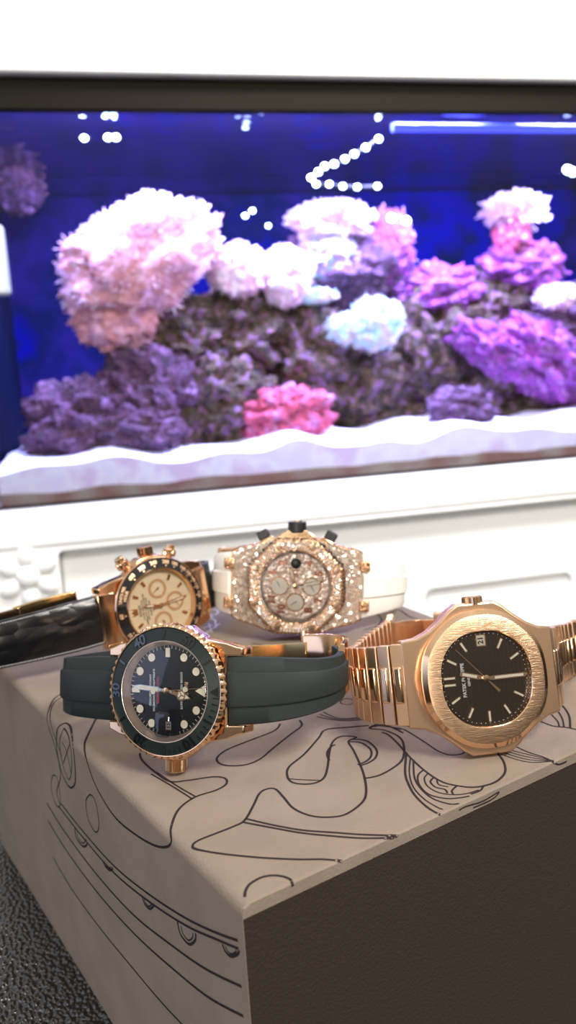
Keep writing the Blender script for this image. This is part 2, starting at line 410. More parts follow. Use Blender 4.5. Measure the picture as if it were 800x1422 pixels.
    for z, s_ in ((3.17, 1.0), (3.6, 0.97), (3.95, 0.75), (4.0, 0.4)):
        q.append([Vector((9.8 + s_ * sq(2 * PI * i / 40) * math.cos(2 * PI * i / 40), s_ * sq(2 * PI * i / 40) * math.sin(2 * PI * i / 40), z)) for i in range(40)])
    mb.loft(q, False, True); mb.build('date_magnifier', cr)
    crown(root, 21.0, 4.0, 3.1, z=-4.6)
    # straps
    sec = [(-.5, 0), (-.5, 1.6), (-.48, 2.1), (-.28, 2.3), (-.27, 3.0), (-.24, 3.25), (.20, 3.25), (.23, 3.0), (.24, 2.3), (.48, 2.1), (.5, 1.6), (.5, 0)]
    for path in ([(19.5, -4.5, 0, 20.4), (22, -4.8, 0, 20.3), (30, -7.5, -.1, 19.4), (38, -11.5, -.5, 17.6), (43.5, -16.5, -1.2, 15.6), (46, -23, -2.4, 14), (45, -30, -4, 13.2), (41, -35.5, -5.2, 12.8)],
                 [(-19.5, -4.5, 0, 20.4), (-22, -4.6, 0, 20.3), (-31, -6, 0, 20), (-40, -8, 0, 19.3), (-46.5, -12, -.2, 18.2), (-49.5, -18.5, -.9, 16.6), (-47, -26, -2.4, 15), (-41, -31, -3.6, 14), (-36, -33, -4.2, 13.4)]):
        mb = MB().use('rubber'); pth = settle(path, mw, X)
        sgn = 1 if path[0][0] > 0 else -1
        strap(mb, pth, sec); mb.build('strap', root, smooth=50)
    # folding clasp
    mb = MB().use('rose')
    c1 = settle([(47.6, -29, -4.6, 16), (46.6, -36, -6, 16), (43, -42.5, -7, 15.5), (36, -47.5, -7.8, 15), (26, -51, -8.2, 14)], mw, X)
    strap(mb, c1, [(-.5, 0), (-.5, 1.6), (-.42, 2.1), (.42, 2.1), (.5, 1.6), (.5, 0)]); cl = mb.build('clasp', root, bevel=0.2)
    mb = MB().use('yellow')
    c2 = settle([(27, -49, -8, 9), (16, -52, -7.6, 8), (0, -52, -6.8, 8), (-16, -47, -5.6, 8), (-29, -40, -4.6, 8)], mw, X)
    strap(mb, c2, [(-.5, 0), (-.5, 1.0), (.5, 1.0), (.5, 0)]); mb.build('blade', cl, bevel=0.15)
    mb = MB().use('rose')
    c3 = settle([(-25, -38, -5.4, 14), (-31, -36.5, -5.2, 14), (-37, -34, -5, 14)], mw, X)
    strap(mb, c3, [(-.5, -0.8), (-.5, 2.4), (.5, 2.4), (.5, -0.8)]); mb.build('end_block', cl, bevel=0.3)
    for yy in (-33, 33): mb = MB().use('rose'); mb.lathe([(1.1, -8), (1.1, 8)], 16, c=(c3[1][2] if yy < 0 else c1[4][2], yy if yy < 0 else 25, -36 if yy < 0 else -51), axis='x', cap0=True, cap1=True); mb.build('hinge_pin', cl)
ym()

# =================================================================== WATCH 2 : brown dial, bracelet
def bracelet(root, pth, mw, X, n, namebase='link', skip=0):
    P = smooth_path([Vector((y, z, xc)) for y, z, xc, w in pth], 12); W = [w.x for w in smooth_path([Vector((w, 0, 0)) for *_, w in pth], 12)]
    # arc length
    L = [0]
    for i in range(1, len(P)): L.append(L[-1] + (P[i] - P[i - 1]).length)
    step = L[-1] / n
    def at(s_):
        for i in range(1, len(P)):
            if L[i] >= s_:
                t = (s_ - L[i - 1]) / max(L[i] - L[i - 1], 1e-6); return P[i - 1].lerp(P[i], t), W[i - 1] * (1 - t) + W[i] * t
        return P[-1], W[-1]
    flip = -1 if pth[-1][0] < pth[0][0] and pth[0][0] < 0 else 1
    for i in range(skip, n):
        a, w0 = at(i * step + 0.12); b, w1 = at((i + 1) * step - 0.12)
        t = Vector((b.x - a.x, b.y - a.y)); ln = t.length; t.normalize()
        nn = Vector((-t.y, t.x)) * flip
        w = (w0 + w1) / 2; xc = (a.z + b.z) / 2
        Rm = Matrix(((1, 0, 0), (0, t.x, nn.x), (0, t.y, nn.y)))
        mid = Vector((xc, (a.x + b.x) / 2, (a.y + b.y) / 2))
        mb = MB().use('rose_brushed')
        nv = Vector((0, nn.x, nn.y))
        mb.box(mid + nv * 0.0, (w, ln, 2.6), Rm)
        lk = mb.build(namebase, root, bevel=0.35, seg=2)
        mb = MB().use('rose')
        q = [mid + Vector((0, t.x, t.y)) * (ln * 0.10)]
        mb.box(q[0] + nv * 0.75, (w * 0.46, ln * 0.74, 2.3), Rm)
        mb.build('centre_link', lk, bevel=0.8, seg=4)
def nautilus():
    root, mw, X = watch_root('wristwatch', (55.9, 221.3, 24.5), (-.036, .278, .96), (-.994, -.107, -.006), 1.009)
    tag(root, 'rose gold wristwatch with brown striped dial, brushed eight-sided bezel and metal link bracelet', 'watch', 'rose gold watches standing on the box')
    n = 160; A = [2 * PI * i / n for i in range(n)]
    fo = poly_r([(0, 20.6), (PI / 2, 19.3), (PI / 4, 20.2), (3 * PI / 4, 20.2)], 9)
    fi = poly_r([(0, 13.9), (PI / 2, 13.6), (PI / 4, 14.5), (3 * PI / 4, 14.5)], 9)
    R = lambda f, s_, z: [Vector((f(a) * s_ * math.cos(a), f(a) * s_ * math.sin(a), z)) for a in A]
    # case body
    def arcpt(x, y): return (x, y)
    qd = [(22.6, 0), (22.6, 5.8), (21.0, 8.4), (18.2, 11.5), (15.2, 15.5), (13.4, 19.5), (12.9, 23.6), (0, 23.6)]
    out = qd + [(-x, y) for x, y in qd[::-1]][1:-1] + [(-x, -y) for x, y in qd][:-1] + [(x, -y) for x, y in qd[::-1]][:-1]
    mb = MB().use('rose_brushed'); rings = []
    for z, sc in ((-7.2, .95), (-6.0, 1), (-1.4, 1.0), (-0.9, .98)):
        rings.append([Vector((x * sc, y * (sc if abs(y) < 20 else 1), z - (max(abs(y) - 14, 0) / 10) ** 2 * 2.6)) for x, y in out])
    mb.loft(rings); mb.build('case', root, bevel=0.3)
    mb = MB().use('steel'); mb.lathe([(12, -8.4), (15, -8.2), (16, -7)], 64, cap0=True); mb.build('case_back', root)
    mb = MB().use('rose'); mb.loft([R(fo, .96, -1.2), R(fo, 1.0, -0.8), R(fo, 1.0, 0.5), R(fo, .93, 1.6)], False, False)
    mb.use('rose_brushed_v'); mb.loft([R(fo, .93, 1.6), R(fo, .89, 1.8), R(fi, 1.06, 2.0), R(fi, 1.025, 2.0)], False, False)
    mb.use('rose'); mb.loft([R(fi, 1.025, 2.0), R(fi, 1.0, 1.6), R(fi, .99, 0.0)], False, False)
    mb.build('bezel', root, smooth=30)
    mb = MB().use('dial_brown')
    # horizontally grooved dial: bands along x
    ys = []; y = -13.8
    while y < 13.8: ys += [(y, 0.0), (y + 1.1, 0.0), (y + 1.12, -0.07), (y + 1.26, -0.07), (y + 1.28, 0)]; y += 1.28
    vs = []; fs = []
    for (yy, zz) in ys:
        hw = 0
        a = math.atan2(abs(yy), 13.9)
        # half-width of the opening at this height
        lo, hi = 0, 14.4
        for _ in range(18):
            mdl = (lo + hi) / 2; r_ = math.hypot(mdl, yy)
            if r_ < fi(math.atan2(yy, mdl)) * 1.0: lo = mdl
            else: hi = mdl
        vs += [(-lo, yy, zz), (lo, yy, zz)]
    for i in range(len(ys) - 1): fs.append((2 * i, 2 * i + 1, 2 * i + 3, 2 * i + 2))
    mb.add(vs, fs); dial = mb.build('dial', root, smooth=0)
    mb = MB().use('rose')
    for h in (1, 2, 4, 5, 6, 7, 8, 9, 10, 11): bar(mb, h, 9.4, 13.0, 1.05, 1.05, 0.02, 0.45)
    for dx in (-1.0, 1.0): mb.box((dx, 11.0, 0.25), (1.05, 4.0, 0.45))
    mk = mb.build('hour_markers', dial, bevel=0.1, seg=1)
    mb = MB().use('lume')
    for h in (1, 2, 4, 5, 6, 7, 8, 9, 10, 11): bar(mb, h, 9.75, 12.7, .55, .55, 0.4, 0.5)
    for dx in (-1.0, 1.0): mb.box((dx, 11.0, 0.45), (.5, 3.3, 0.12))
    mb.build('marker_lume', mk, smooth=0)
    mb = MB().use('white_print')
    for i in range(60):
        a = rad(6 * i)
        r_ = fi(a) * 0.955
        mb.lathe([(.14, 0.02), (.14, .12)], 8, c=(r_ * math.cos(a), r_ * math.sin(a), 0), cap1=True)
    text(mb, 'PATEK PHILIPPE', 1.45, (0, 6.6, 0.03), th=0.03, bold=0.04)
    text(mb, 'GENEVE', 1.05, (0, 5.0, 0.03), th=0.03, bold=0.03)
    mb.build('dial_print', dial, smooth=0)
    mb = MB().use('date_white'); mb.box((11.2, 0, 0.06), (3.0, 2.5, 0.1)); mb.use('rose')
    for sx in (-1, 1): mb.box((11.2 + sx * 1.65, 0, 0.12), (.25, 3.0, 0.3)); mb.box((11.2, sx * 1.38, 0.12), (3.5, .25, 0.3))
    dw = mb.build('date_window', dial, smooth=0)
    mb = MB().use('ink'); text(mb, '21', 2.3, (11.2, 0, 0.13), th=0.02, bold=0.08); mb.build('date_number', dw, smooth=0)
    def hand(h, L, w, z, nm):
        mb = MB().use('rose'); hands_poly(mb, h, [(-.8, .5), (1.5, .55), (2.3, w), (L - .5, w), (L, w * .6)], z, z + .18)
        mb.use('lume'); hands_poly(mb, h, [(2.7, w * .55), (L - .8, w * .55)], z + .16, z + .22); mb.build(nm, root)
    hand(0.5, 8.0, .72, .6, 'hour_hand'); hand(6.0, 12.4, .68, .9, 'minute_hand')
    mb = MB().use('rose'); hands_poly(mb, 1.6, [(-5.5, .42), (-2.5, .3), (-1, .12), (12.6, .07)], 1.2, 1.28)
    mb.lathe([(1.05, .4), (1.05, 1.35), (.3, 1.45)], 20, cap1=True); mb.build('seconds_hand', root)
    mb = MB().use('crystal'); mb.loft([R(fi, .995, 1.6), R(fi, .995, 1.8)], False, True); mb.build('crystal', root)
    # crown with guards
    crown(root, 21.6, 2.9, 2.9, z=-3.6, n=16)
    sec = None
    left = settle([(22.6, -4.6, 0, 24.6), (28, -8, 0, 24), (32.5, -14, 0, 23), (34.5, -22, 0, 22.2), (34, -32, 0, 21.4), (30.5, -43, 0, 20.6), (25, -54, 0, 20), (17.5, -65, 0, 19), (11, -75, 0, 18), (7.5, -85, 0, 17.5)], mw, X)
    bracelet(root, left, mw, X, 22)
    right = settle([(-22.6, -4.6, 0, 24.6), (-27, -11, 0, 23.6), (-31, -20, 0, 22.4), (-36, -31, 0, 21.2), (-42, -41, 0, 20), (-50, -50, 0, 19), (-60, -57, 0, 18.3), (-71, -61.5, 0, 18), (-80, -66, 0, 17.5)], mw, X)
    bracelet(root, right, mw, X, 22)
    # open folding clasp behind
    mb = MB().use('rose')
    c1 = settle([(7, -86, 0, 13), (-4, -90, 0, 12), (-20, -88, 0, 11), (-36, -82, 0, 11)], mw, X)
    strap(mb, c1, [(-.5, 0), (-.5, 1.0), (.5, 1.0), (.5, 0)]); cl = mb.build('clasp', root, bevel=0.15)
    mb = MB().use('rose_satin')
    zb = [mw @ (Vector((c1[2][2], y, z)) * S) for y, z in ((0, 0),)]
    xs = c1[1][2]
    mb.tube(smooth_path([(xs - 6, -8, -74), (xs + 7.2, -8, -74), (xs + 8.2, -9, -74), (xs + 8.5, -18, -72), (xs + 8.5, -30, -70), (xs + 4, -33, -70), (xs - 6, -33, -70)], 4), 0.9, 10)
    mb.build('clasp_bar', cl)
nautilus()

# =================================================================== WATCH 3 : diamond-set chronograph, white strap
def offshore():
    root, mw, X = watch_root('wristwatch', (1.2, 306.3, 31.9), (.081, .169, .982), (-.995, .077, .068), 1.088)
    tag(root, 'diamond-covered rose gold chronograph with eight-sided screwed bezel, black crown and white rubber strap', 'watch', 'rose gold watches standing on the box')
    qd = [(20.0, 0), (20.0, 7), (19.0, 11), (16.6, 18), (15.4, 24), (14.0, 27.2), (0, 27.2)]
    out = qd + [(-x, y) for x, y in qd[::-1]][1:-1] + [(-x, -y) for x, y in qd][:-1] + [(x, -y) for x, y in qd[::-1]][:-1]
    mb = MB().use('pave'); rings = []
    zt = lambda y: -(max(abs(y) - 12, 0) / 14) ** 2 * 4.5
    for z, sc in ((-10, .93), (-8.6, 1)):
        rings.append([Vector((x * sc, y * sc, z + zt(y) * .3)) for x, y in out])
    for z, sc in ((-3, 1), (-2.2, .975)):
        rings.append([Vector((x * sc, y * sc, z + zt(y))) for x, y in out])
    mb.loft(rings); case = mb.build('case', root, bevel=0.3)
    oct_ = poly_r([(rad(a), 19.0) for a in (0, 45, 90, 135)], 60)
    n = 160; A = [2 * PI * i / n for i in range(n)]
    R = lambda f, s_, z: [Vector((f(a) * s_ * math.cos(a), f(a) * s_ * math.sin(a), z)) for a in A]
    ci = lambda a: 14.6
    mb = MB().use('black_rubber_crown'); mb.loft([R(oct_, 1.03, -2.6), R(oct_, 1.03, -0.4)], True, False); mb.build('gasket', root)
    mb = MB().use('pave'); mb.loft([R(oct_, 1.0, -0.6), R(oct_, 1.0, 1.0), R(oct_, .965, 1.7), R(ci, 1.04, 1.95), R(ci, 1.0, 1.8)], False, False)
    bez = mb.build('bezel', root, smooth=30)
    # gems
    def gem(mb, p, r):
        rings = []
        k0 = random.random() * PI; tx, ty = random.uniform(-.55, .55), random.uniform(-.55, .55)
        for rr, z in ((r, 0), (r * .62, r * .42)):
            rings.append([p + Vector((rr * math.cos(k0 + i * PI / 3), rr * math.sin(k0 + i * PI / 3), z + (0 if z == 0 else rr * (tx * math.cos(k0 + i * PI / 3) + ty * math.sin(k0 + i * PI / 3))))) for i in range(6)])
        mb.loft(rings, False, True)
    mb = MB().use('gem')
    for ring, nn in ((15.5, 84), (16.4, 88), (17.3, 92), (18.2, 96)):
        for i in range(nn):
            a = 2 * PI * (i + .5 * (ring > 16.5)) / nn
            if any(abs(((a - rad(22.5 + 45 * k) + PI) % (2 * PI)) - PI) * 17.9 < 1.5 for k in range(8)) and ring > 16: continue
            rr = ring * oct_(a) / 19.4 if ring > 16.5 else ring
            mb.add([], []); gem(mb, Vector((rr * math.cos(a), rr * math.sin(a), 1.85 - max(0, rr - 18.2) * .6)), .50)
    for i in range(80):
        a = 2 * PI * i / 80; rr = oct_(a) * 1.0
        gem(mb, Vector((rr * math.cos(a), rr * math.sin(a), 0.4)), .4)
    tag(mb.build('pave_diamonds', bez, smooth=0), kind='stuff')
    mb = MB().use('gem')
    y = -26.4
    while y <= 26.5:
        x = -19; off = (int(round((y + 26.4) / 0.95)) % 2) * .52
        while x <= 19.5:
            xx = x + off
            ay = abs(y)
            lim = 20.0 if ay < 7 else 20 - (ay - 7) * (1.0 / 4) if ay < 11 else 19 - (ay - 11) * 2.4 / 7 if ay < 18 else 16.6 - (ay - 18) * 1.2 / 6 if ay < 24 else 15.4 - (ay - 24) * .44
            if math.hypot(xx, y) > oct_(math.atan2(y, xx)) * 1.04 and abs(xx) < lim - .9:
                gem(mb, Vector((xx, y, -2.25 + zt(y))), .52)
            x += 1.04
        y += 0.95
    tag(mb.build('pave_diamonds', case, smooth=0), kind='stuff')
    for k in range(8):
        a = rad(22.5 + 45 * k); c = (18.0 * math.cos(a), 18.0 * math.sin(a), 0)
        mb = MB().use('screw'); mb.lathe([(1.35, 1.2), (1.35, 2.15), (.6, 2.2), (.1, 2.2)], 6, c=c, cap1=True)
        mb.build('bezel_screw', root, smooth=20)
    mb = MB().use('steel'); mb.lathe([(14.7, 1.85), (14.0, 1.2), (13.2, -0.8)], 96)
    mb.build('inner_ring', root)
    mb = MB().use('dial_pave'); mb.disc(13.4, -0.8); dial = mb.build('dial', root, smooth=0)
    mb = MB().use('gem')
    for i in range(190):
        r_ = 12.8 * math.sqrt(random.random()); a = random.random() * 2 * PI; gem(mb, Vector((r_ * math.cos(a), r_ * math.sin(a), -.8)), .34)
    tag(mb.build('dial_diamonds', dial, smooth=0), kind='stuff')
    for (h, rr) in ((12, 6.5), (6, 6.5), (9, 6.5)):
        x, y = ck(h, rr)
        mb = MB().use('subdial'); mb.disc(3.3, -.3, 48, (x, y)); mb.use('rose'); mb.lathe([(3.3, -.8), (3.3, -.15), (3.8, -.15), (3.9, -.8)], 48, c=(x, y, 0))
        mb.use('ink'); bar(mb, h + 2, -.6, 2.4, .3, .15, -.25, -.1, (x, y)); mb.build('subdial', dial)
    mb = MB().use('numeral')
    for t in ('1', '2', '4', '5', '7', '8', '10', '11'):
        x, y = ck(int(t), 10.9); text(mb, t, 4.2, (x, y, -.45), th=.4, bold=0.2)
    mb.build('numerals', dial, smooth=0)
    mb = MB().use('date_black'); mb.lathe([(2.1, -.7), (2.1, .3), (1.6, .6), (.2, .7)], 32, c=(9.3, 0, 0), cap1=True); mb.use('numeral'); text(mb, '11', 3.0, (5.6, 0, -.35), th=.1, bold=.15); mb.build('date_lens', dial)
    def hand(h, L, w, z, nm):
        mb = MB().use('rose'); hands_poly(mb, h, [(-1, .5), (2, .5), (3, w), (L - 1, w), (L, .15)], z, z + .2)
        mb.use('lume'); hands_poly(mb, h, [(3.4, w * .6), (L - 1.4, w * .6)], z + .18, z + .25); mb.build(nm, root)
    hand(2.45, 8.3, .75, .1, 'hour_hand'); hand(5.6, 11.5, .7, .4, 'minute_hand')
    mb = MB().use('white_print'); hands_poly(mb, 12.0, [(-4.5, .45), (-2, .25), (12.4, .12)], .75, .85); mb.use('rose'); mb.lathe([(1, 0), (1, .95), (.2, 1.0)], 20, cap1=True); mb.build('seconds_hand', root)
    mb = MB().use('crystal'); mb.lathe([(14.5, 1.75), (14.5, 1.9)], 96, cap1=True); mb.build('crystal', root)
    # crown, guards, pushers (black rubber)
    mb = MB().use('rose'); mb.prism([(19, -9), (21.5, -6), (22.6, -3.8), (22.6, 3.8), (21.5, 6), (19, 9)], -7.5, -2.4); mb.build('crown_guard', root, bevel=.4)
    mb = MB().use('black_rubber_crown'); mb.lathe([(3.2, 0), (3.8, .3), (3.8, 4.2), (3.3, 4.6), (1, 4.7)], 12, c=(21.6, 0, -4.9), axis='x', cap0=True, cap1=True)
    mb.use('rose'); mb.lathe([(2, 4.6), (2, 5.2)], 24, c=(21.6, 0, -4.9), axis='x', cap1=True); mb.build('crown', root, bevel=.2)
    for s_ in (-1, 1):
        mb = MB().use('black_rubber_crown'); mb.X = Matrix.Translation((18.8, s_ * 13.0, -5)) @ Matrix.Rotation(s_ * rad(28), 4, 'Z')
        mb.box((1.8, 0, 0), (4.0, 4.8, 4.6)); mb.use('rose'); mb.box((-1.3, 0, 0), (3, 6.2, 5.2)); mb.X = None
        mb.build('pusher', root, bevel=.7, seg=3)
    sec = [(-.5, 0), (-.5, 2.4), (-.45, 3.0), (-.20, 3.2), (-.17, 4.2), (.17, 4.2), (.20, 3.2), (.45, 3.0), (.5, 2.4), (.5, 0)]
    for path in ([(26, -9.5, 0, 26), (29, -12, 0, 25), (32.5, -17, 0, 23), (34, -25, 0, 21), (32, -34, 0, 20), (26, -43, 0, 20)],
                 [(-26, -9.5, 0, 26), (-31, -12, 0, 24), (-37, -16, 0, 21.5), (-42, -22, 0, 19.5), (-43, -30, 0, 19), (-39, -39, 0, 18.5), (-30, -47, 0, 18)]):
        mb = MB().use('white_rubber'); strap(mb, settle(path, mw, X), sec); mb.build('strap', root, smooth=50)
    for sy in (-1, 1):
        for sx in (-1, 1):
            mb = MB().use('pave'); mb.box((sx * 8.2, sy * 28.0, -8.2), (4.6, 4.2, 4.6)); mb.build('strap_lug', root, bevel=.6)
    mb = MB().use('rose')
    c1 = settle([(28, -42, 0, 19), (18, -50, 0, 18.5), (4, -54, 0, 18), (-12, -54, 0, 18), (-24, -50, 0, 18)], mw, X)
    strap(mb, c1, [(-.5, 0), (-.5, 1.6), (.5, 1.6), (.5, 0)]); cl = mb.build('clasp', root, bevel=.2)
    xx = c1[0][2] + 8
    mb = MB().use('rose'); mb.tube([(xx + 3.6, 36, -31), (xx + 3.6, 29, -36)], 1.5, 12); mb.tube([(xx + 3, 30.4, -35), (xx - 3, 30.4, -35)], 1.0, 10); mb.build('buckle_pin', cl)
offshore()

# =================================================================== WATCH 4 : cream chronograph, leather strap
def daytona():
    root, mw, X = watch_root('wristwatch', (-54.9, 312, 25.9), (-.116, .085, .99), (-.803, -.594, -.043), 1.039)
    tag(root, 'rose gold chronograph with champagne dial, black speed-scale bezel and black crocodile leather strap', 'watch', 'rose gold watches standing on the box')
    case_with_lugs(root, 19.4, 12.8, 10.3, 24.0, 20.6, -9, -0.8, 'rose', guard_w=6.5)
    mb = MB().use('steel'); mb.lathe([(14, -10.2), (17, -9.8), (17.6, -8.8)], 64, cap0=True); mb.build('case_back', root)
    bz = lambda r: 2.1 - (r - 15.4) * 0.36
    mb = MB().use('rose'); mb.lathe([(18.8, -0.9), (19.9, -.7), (20.0, 0.1), (19.7, bz(19.7) + .1), (19.5, bz(19.5))], 96)
    mb.use('ceramic_gloss'); mb.lathe([(19.5, bz(19.5)), (15.6, bz(15.6))], 128)
    mb.use('rose'); mb.lathe([(15.6, bz(15.6)), (15.5, 2.3), (15.1, 2.3), (14.9, 1.8), (14.3, 0)], 96)
    bez = mb.build('bezel', root)
    mb = MB().use('gold_print')
    put = lambda t, mins, sz=1.9, r=17.4: text_ring(mb, t, sz, r, rad(90 - mins * 6), lambda rr: bz(rr) + .02, .08, bold=.08)
    put('UNITS PER', 4.6, 1.5, 18.2); put('HOUR', 4.6, 1.5, 16.6)
    for t, mm_ in (('400', 9), ('300', 12), ('240', 15), ('200', 18), ('180', 20.2), ('160', 22.5), ('150', 24.4), ('140', 26.2), ('130', 28), ('120', 30), ('110', 32.7), ('100', 36), ('90', 40), ('80', 45), ('75', 48), ('70', 51.4), ('65', 55.4), ('60', 60)):
        put(t, mm_, 2.0, 17.9)
        a = rad(90 - mm_ * 6); d = Vector((math.cos(a), math.sin(a), 0)); p = Vector((-d.y, d.x, 0))
        mb.add([d * r + p * w + Vector((0, 0, bz(r) + .08)) for r, w in ((15.9, 0), (16.7, .45), (16.7, -.45))], [(0, 1, 2)])
    mb.build('speed_scale', bez, smooth=0)
    mb = MB().use('dial_cream'); mb.disc(14.3, 0.0); dial = mb.build('dial', root, smooth=0)
    for h in (3, 6, 9):
        x, y = ck(h, 6.9)
        mb = MB().use('dial_cream'); mb.disc(2.9, 0.06, 40, (x, y)); mb.use('gold_print'); mb.lathe([(2.9, .03), (2.9, .16), (4.1, .16), (4.1, .03)], 48, c=(x, y, 0))
        mb.use('rose'); bar(mb, 11 if h == 3 else 8, -.8, 2.6, .35, .2, .2, .3, (x, y)); mb.lathe([(.45, .1), (.45, .35)], 12, c=(x, y, 0), cap1=True)
        mb.build('subdial', dial)
    mb = MB().use('rose')
    for h in (1, 2, 4, 5, 7, 8, 10, 11): bar(mb, h, 10.6, 13.0, 1.0, 1.3, 0.02, 0.4)
    mb.prism([(-1.2, 10.4), (1.2, 10.4), (1.6, 13), (.8, 11.9), (0, 13.1), (-.8, 11.9), (-1.6, 13)], .02, .4)
    mk = mb.build('hour_markers', dial)
    mb = MB().use('ink')
    for i in range(60): bar(mb, i / 5, 13.4, 14.1, .1, .1, .02, .05)
    text(mb, 'ROLEX', 1.5, (0, 9.2, .03), th=.02, bold=.04)
    for t, yy in (('OYSTER PERPETUAL', 7.9), ('SUPERLATIVE CHRONOMETER', 6.8), ('OFFICIALLY CERTIFIED', 5.8), ('COSMOGRAPH', 4.6)): text(mb, t, .95, (0, yy, .03), th=.02, bold=.02)
    mb.build('dial_print', dial, smooth=0)
    def hand(h, L, w, z, nm):
        mb = MB().use('rose'); hands_poly(mb, h, [(-1, .4), (2, .4), (3, w), (L - 1, w), (L, .15)], z, z + .2)
        mb.use('lume'); hands_poly(mb, h, [(3.4, w * .6), (L - 1.4, w * .6)], z + .18, z + .25); mb.build(nm, root)
    hand(0.35, 7.8, .6, .5, 'hour_hand'); hand(5.9, 12, .55, .8, 'minute_hand')
    mb = MB().use('rose'); hands_poly(mb, 5.8, [(-4, .3), (12.6, .08)], 1.1, 1.2); mb.lathe([(.9, .3), (.9, 1.3), (.2, 1.4)], 20, cap1=True); mb.build('seconds_hand', root)
    mb = MB().use('crystal'); mb.lathe([(14.9, 2.1), (14.9, 2.5)], 96, cap1=True); mb.build('crystal', root)
    crown(root, 20.9, 3.9, 3.1, z=-4.6, n=14)
    for s_ in (-1, 1):
        mb = MB().use('rose'); c = (17.2, s_ * 9.8, -4.6)
        mb.X = Matrix.Translation(c) @ Matrix.Rotation(s_ * rad(24), 4, 'Z')
        rf = lambda a, r, z: 1 + (.06 * (1 if int(a / (2 * PI) * 24 + .5) % 2 else -1) if 1.5 < z < 4 and r > 2.3 else 0)
        mb.lathe([(1.7, -2), (1.7, 1.0), (2.5, 1.1), (2.6, 1.6), (2.6, 3.6), (2.4, 3.9), (2.0, 4.1), (2.0, 5.6), (1.7, 5.9), (.3, 5.9)], 48, rf, axis='x', cap0=True, cap1=True)
        mb.X = None; mb.build('pusher', root, smooth=20)
    mb = MB().use('rose')
    for s_ in (-1, 1):
        mb = MB().use('rose'); mb.loft([[Vector((x, s_ * y, z)) for x in (-10.1, 10.1)] + [Vector((x, s_ * y, z - 4.5)) for x in (10.1, -10.1)] for y, z in ((18.0, -.8), (21, -1.6), (24.6, -3.0), (25.2, -4.0))])
        mb.build('end_piece', root, bevel=.2)
    sec = [(-.5, 0), (-.5, 1.2), (-.47, 1.9), (-.36, 2.6), (-.15, 3.4), (.15, 3.4), (.36, 2.6), (.47, 1.9), (.5, 1.2), (.5, 0)]
    for path in ([(24, -7, 0, 20), (35, -8.5, 0, 20), (50, -12, 0, 19), (65, -18, 0, 18), (80, -28, 0, 17), (92, -42, 0, 16)],
                 [(-24, -7, 0, 20), (-31, -11, 0, 20), (-36, -19, 0, 19), (-36, -30, 0, 18), (-31, -40, 0, 17), (-22, -48, 0, 16)]):
        pth = settle(path, mw, X)
        mb = MB().use('leather'); P = strap(mb, pth, sec, 8); st = mb.build('strap', root, smooth=50)
        # stitches along both edges
        mb = MB().use('thread'); Wd = [w.x for w in smooth_path([Vector((w, 0, 0)) for *_, w in pth], 8)]
        cnt = int((P[-1] - P[0]).length / 2.0)
        for i in range(2, len(P) - 1):
            for e in (-1, 1):
                for tt in (0.0, .5):
                    a = P[i - 1].lerp(P[i], tt); b = P[i - 1].lerp(P[i], tt + .3)
                    t = Vector((b.x - a.x, b.y - a.y)).normalized(); n_ = Vector((-t.y, t.x))
                    if path[-1][0] < path[0][0]: n_ = -n_
                    w = Wd[i]
                    f = lambda p, h: Vector((p.z + e * w * .45, p.x + n_.x * h, p.y + n_.y * h))
                    mb.tube([f(a, 2.0), f(a.lerp(b, .5), 2.25), f(b, 2.0)], .16, 5)
        tag(mb.build('stitching', st), kind='stuff')
    mb = MB().use('yellow')
    c1 = settle([(28, -17, 3, 19), (42, -20, 3, 19), (52, -23, 2.6, 18)], mw, X)
    strap(mb, c1, [(-.5, 0), (-.5, 2.2), (.5, 2.2), (.5, 0)]); cl = mb.build('clasp', root, bevel=.3)
    mb = MB().use('rose')
    c2 = settle([(50, -21, 2.6, 17.4), (66, -27, 2.2, 16.5), (82, -38, 2, 15), (96, -54, 2, 14)], mw, X)
    strap(mb, c2, [(-.5, 0), (-.5, 1.0), (.5, 1.0), (.5, 0)]); mb.build('blade', cl, bevel=.15)
daytona()

# =================================================================== BOX
P0, P1, P2, P3 = (Vector(p) for p in ((-16, 159, 0), (-153.4, 357.4, 0), (-.6, 466.2, 0), (124.8, 245.3, 0)))
HB = 106.0
def bil(u, v): return (P0 * (1 - u) + P3 * u) * (1 - v) + (P1 * (1 - u) + P2 * u) * v
def bpt(um, vm, z):
    """um mm from the left face, vm mm from the right-front face"""
    p = bil(um / 164.5, vm / 241.0); return Vector((p.x, p.y, z))
broot = empty('presentation_box', Matrix.Translation(Vector((-10, 305, -HB)) * S))
tag(broot, 'large taupe cloth-covered presentation box printed with dark swirling line drawings, under the four watches', 'box')
inv = broot.matrix_world.inverted()
def badd(mb): mb.X = Matrix.Translation(-Vector((-10, 305, -HB))); return mb
mb = badd(MB()); mb.use('canvas')
R_ = 3.2; T = 3.7
sect = [(0, -HB)] + [(R_ - R_ * math.cos(rad(a)), -R_ + R_ * math.sin(rad(a))) for a in range(0, 91, 10)] + [(164.5, 0), (164.5, -T), (.25, -T), (.25, -HB)]
vs_all = []
rings = []
for vm in (0, 0.5, 30, 90, 160, 240.2, 241):
    rings.append([bpt(u + (0.15 if vm in (0, 241) and u < .2 else 0), vm, z - (0.5 if vm in (0, 241) and z > -1 else 0)) for u, z in sect])
mb.loft(rings)
bvh = BVHTree.FromPolygons([v for v in [r for ring in rings for r in ring]], [tuple(f) for f in mb.f])
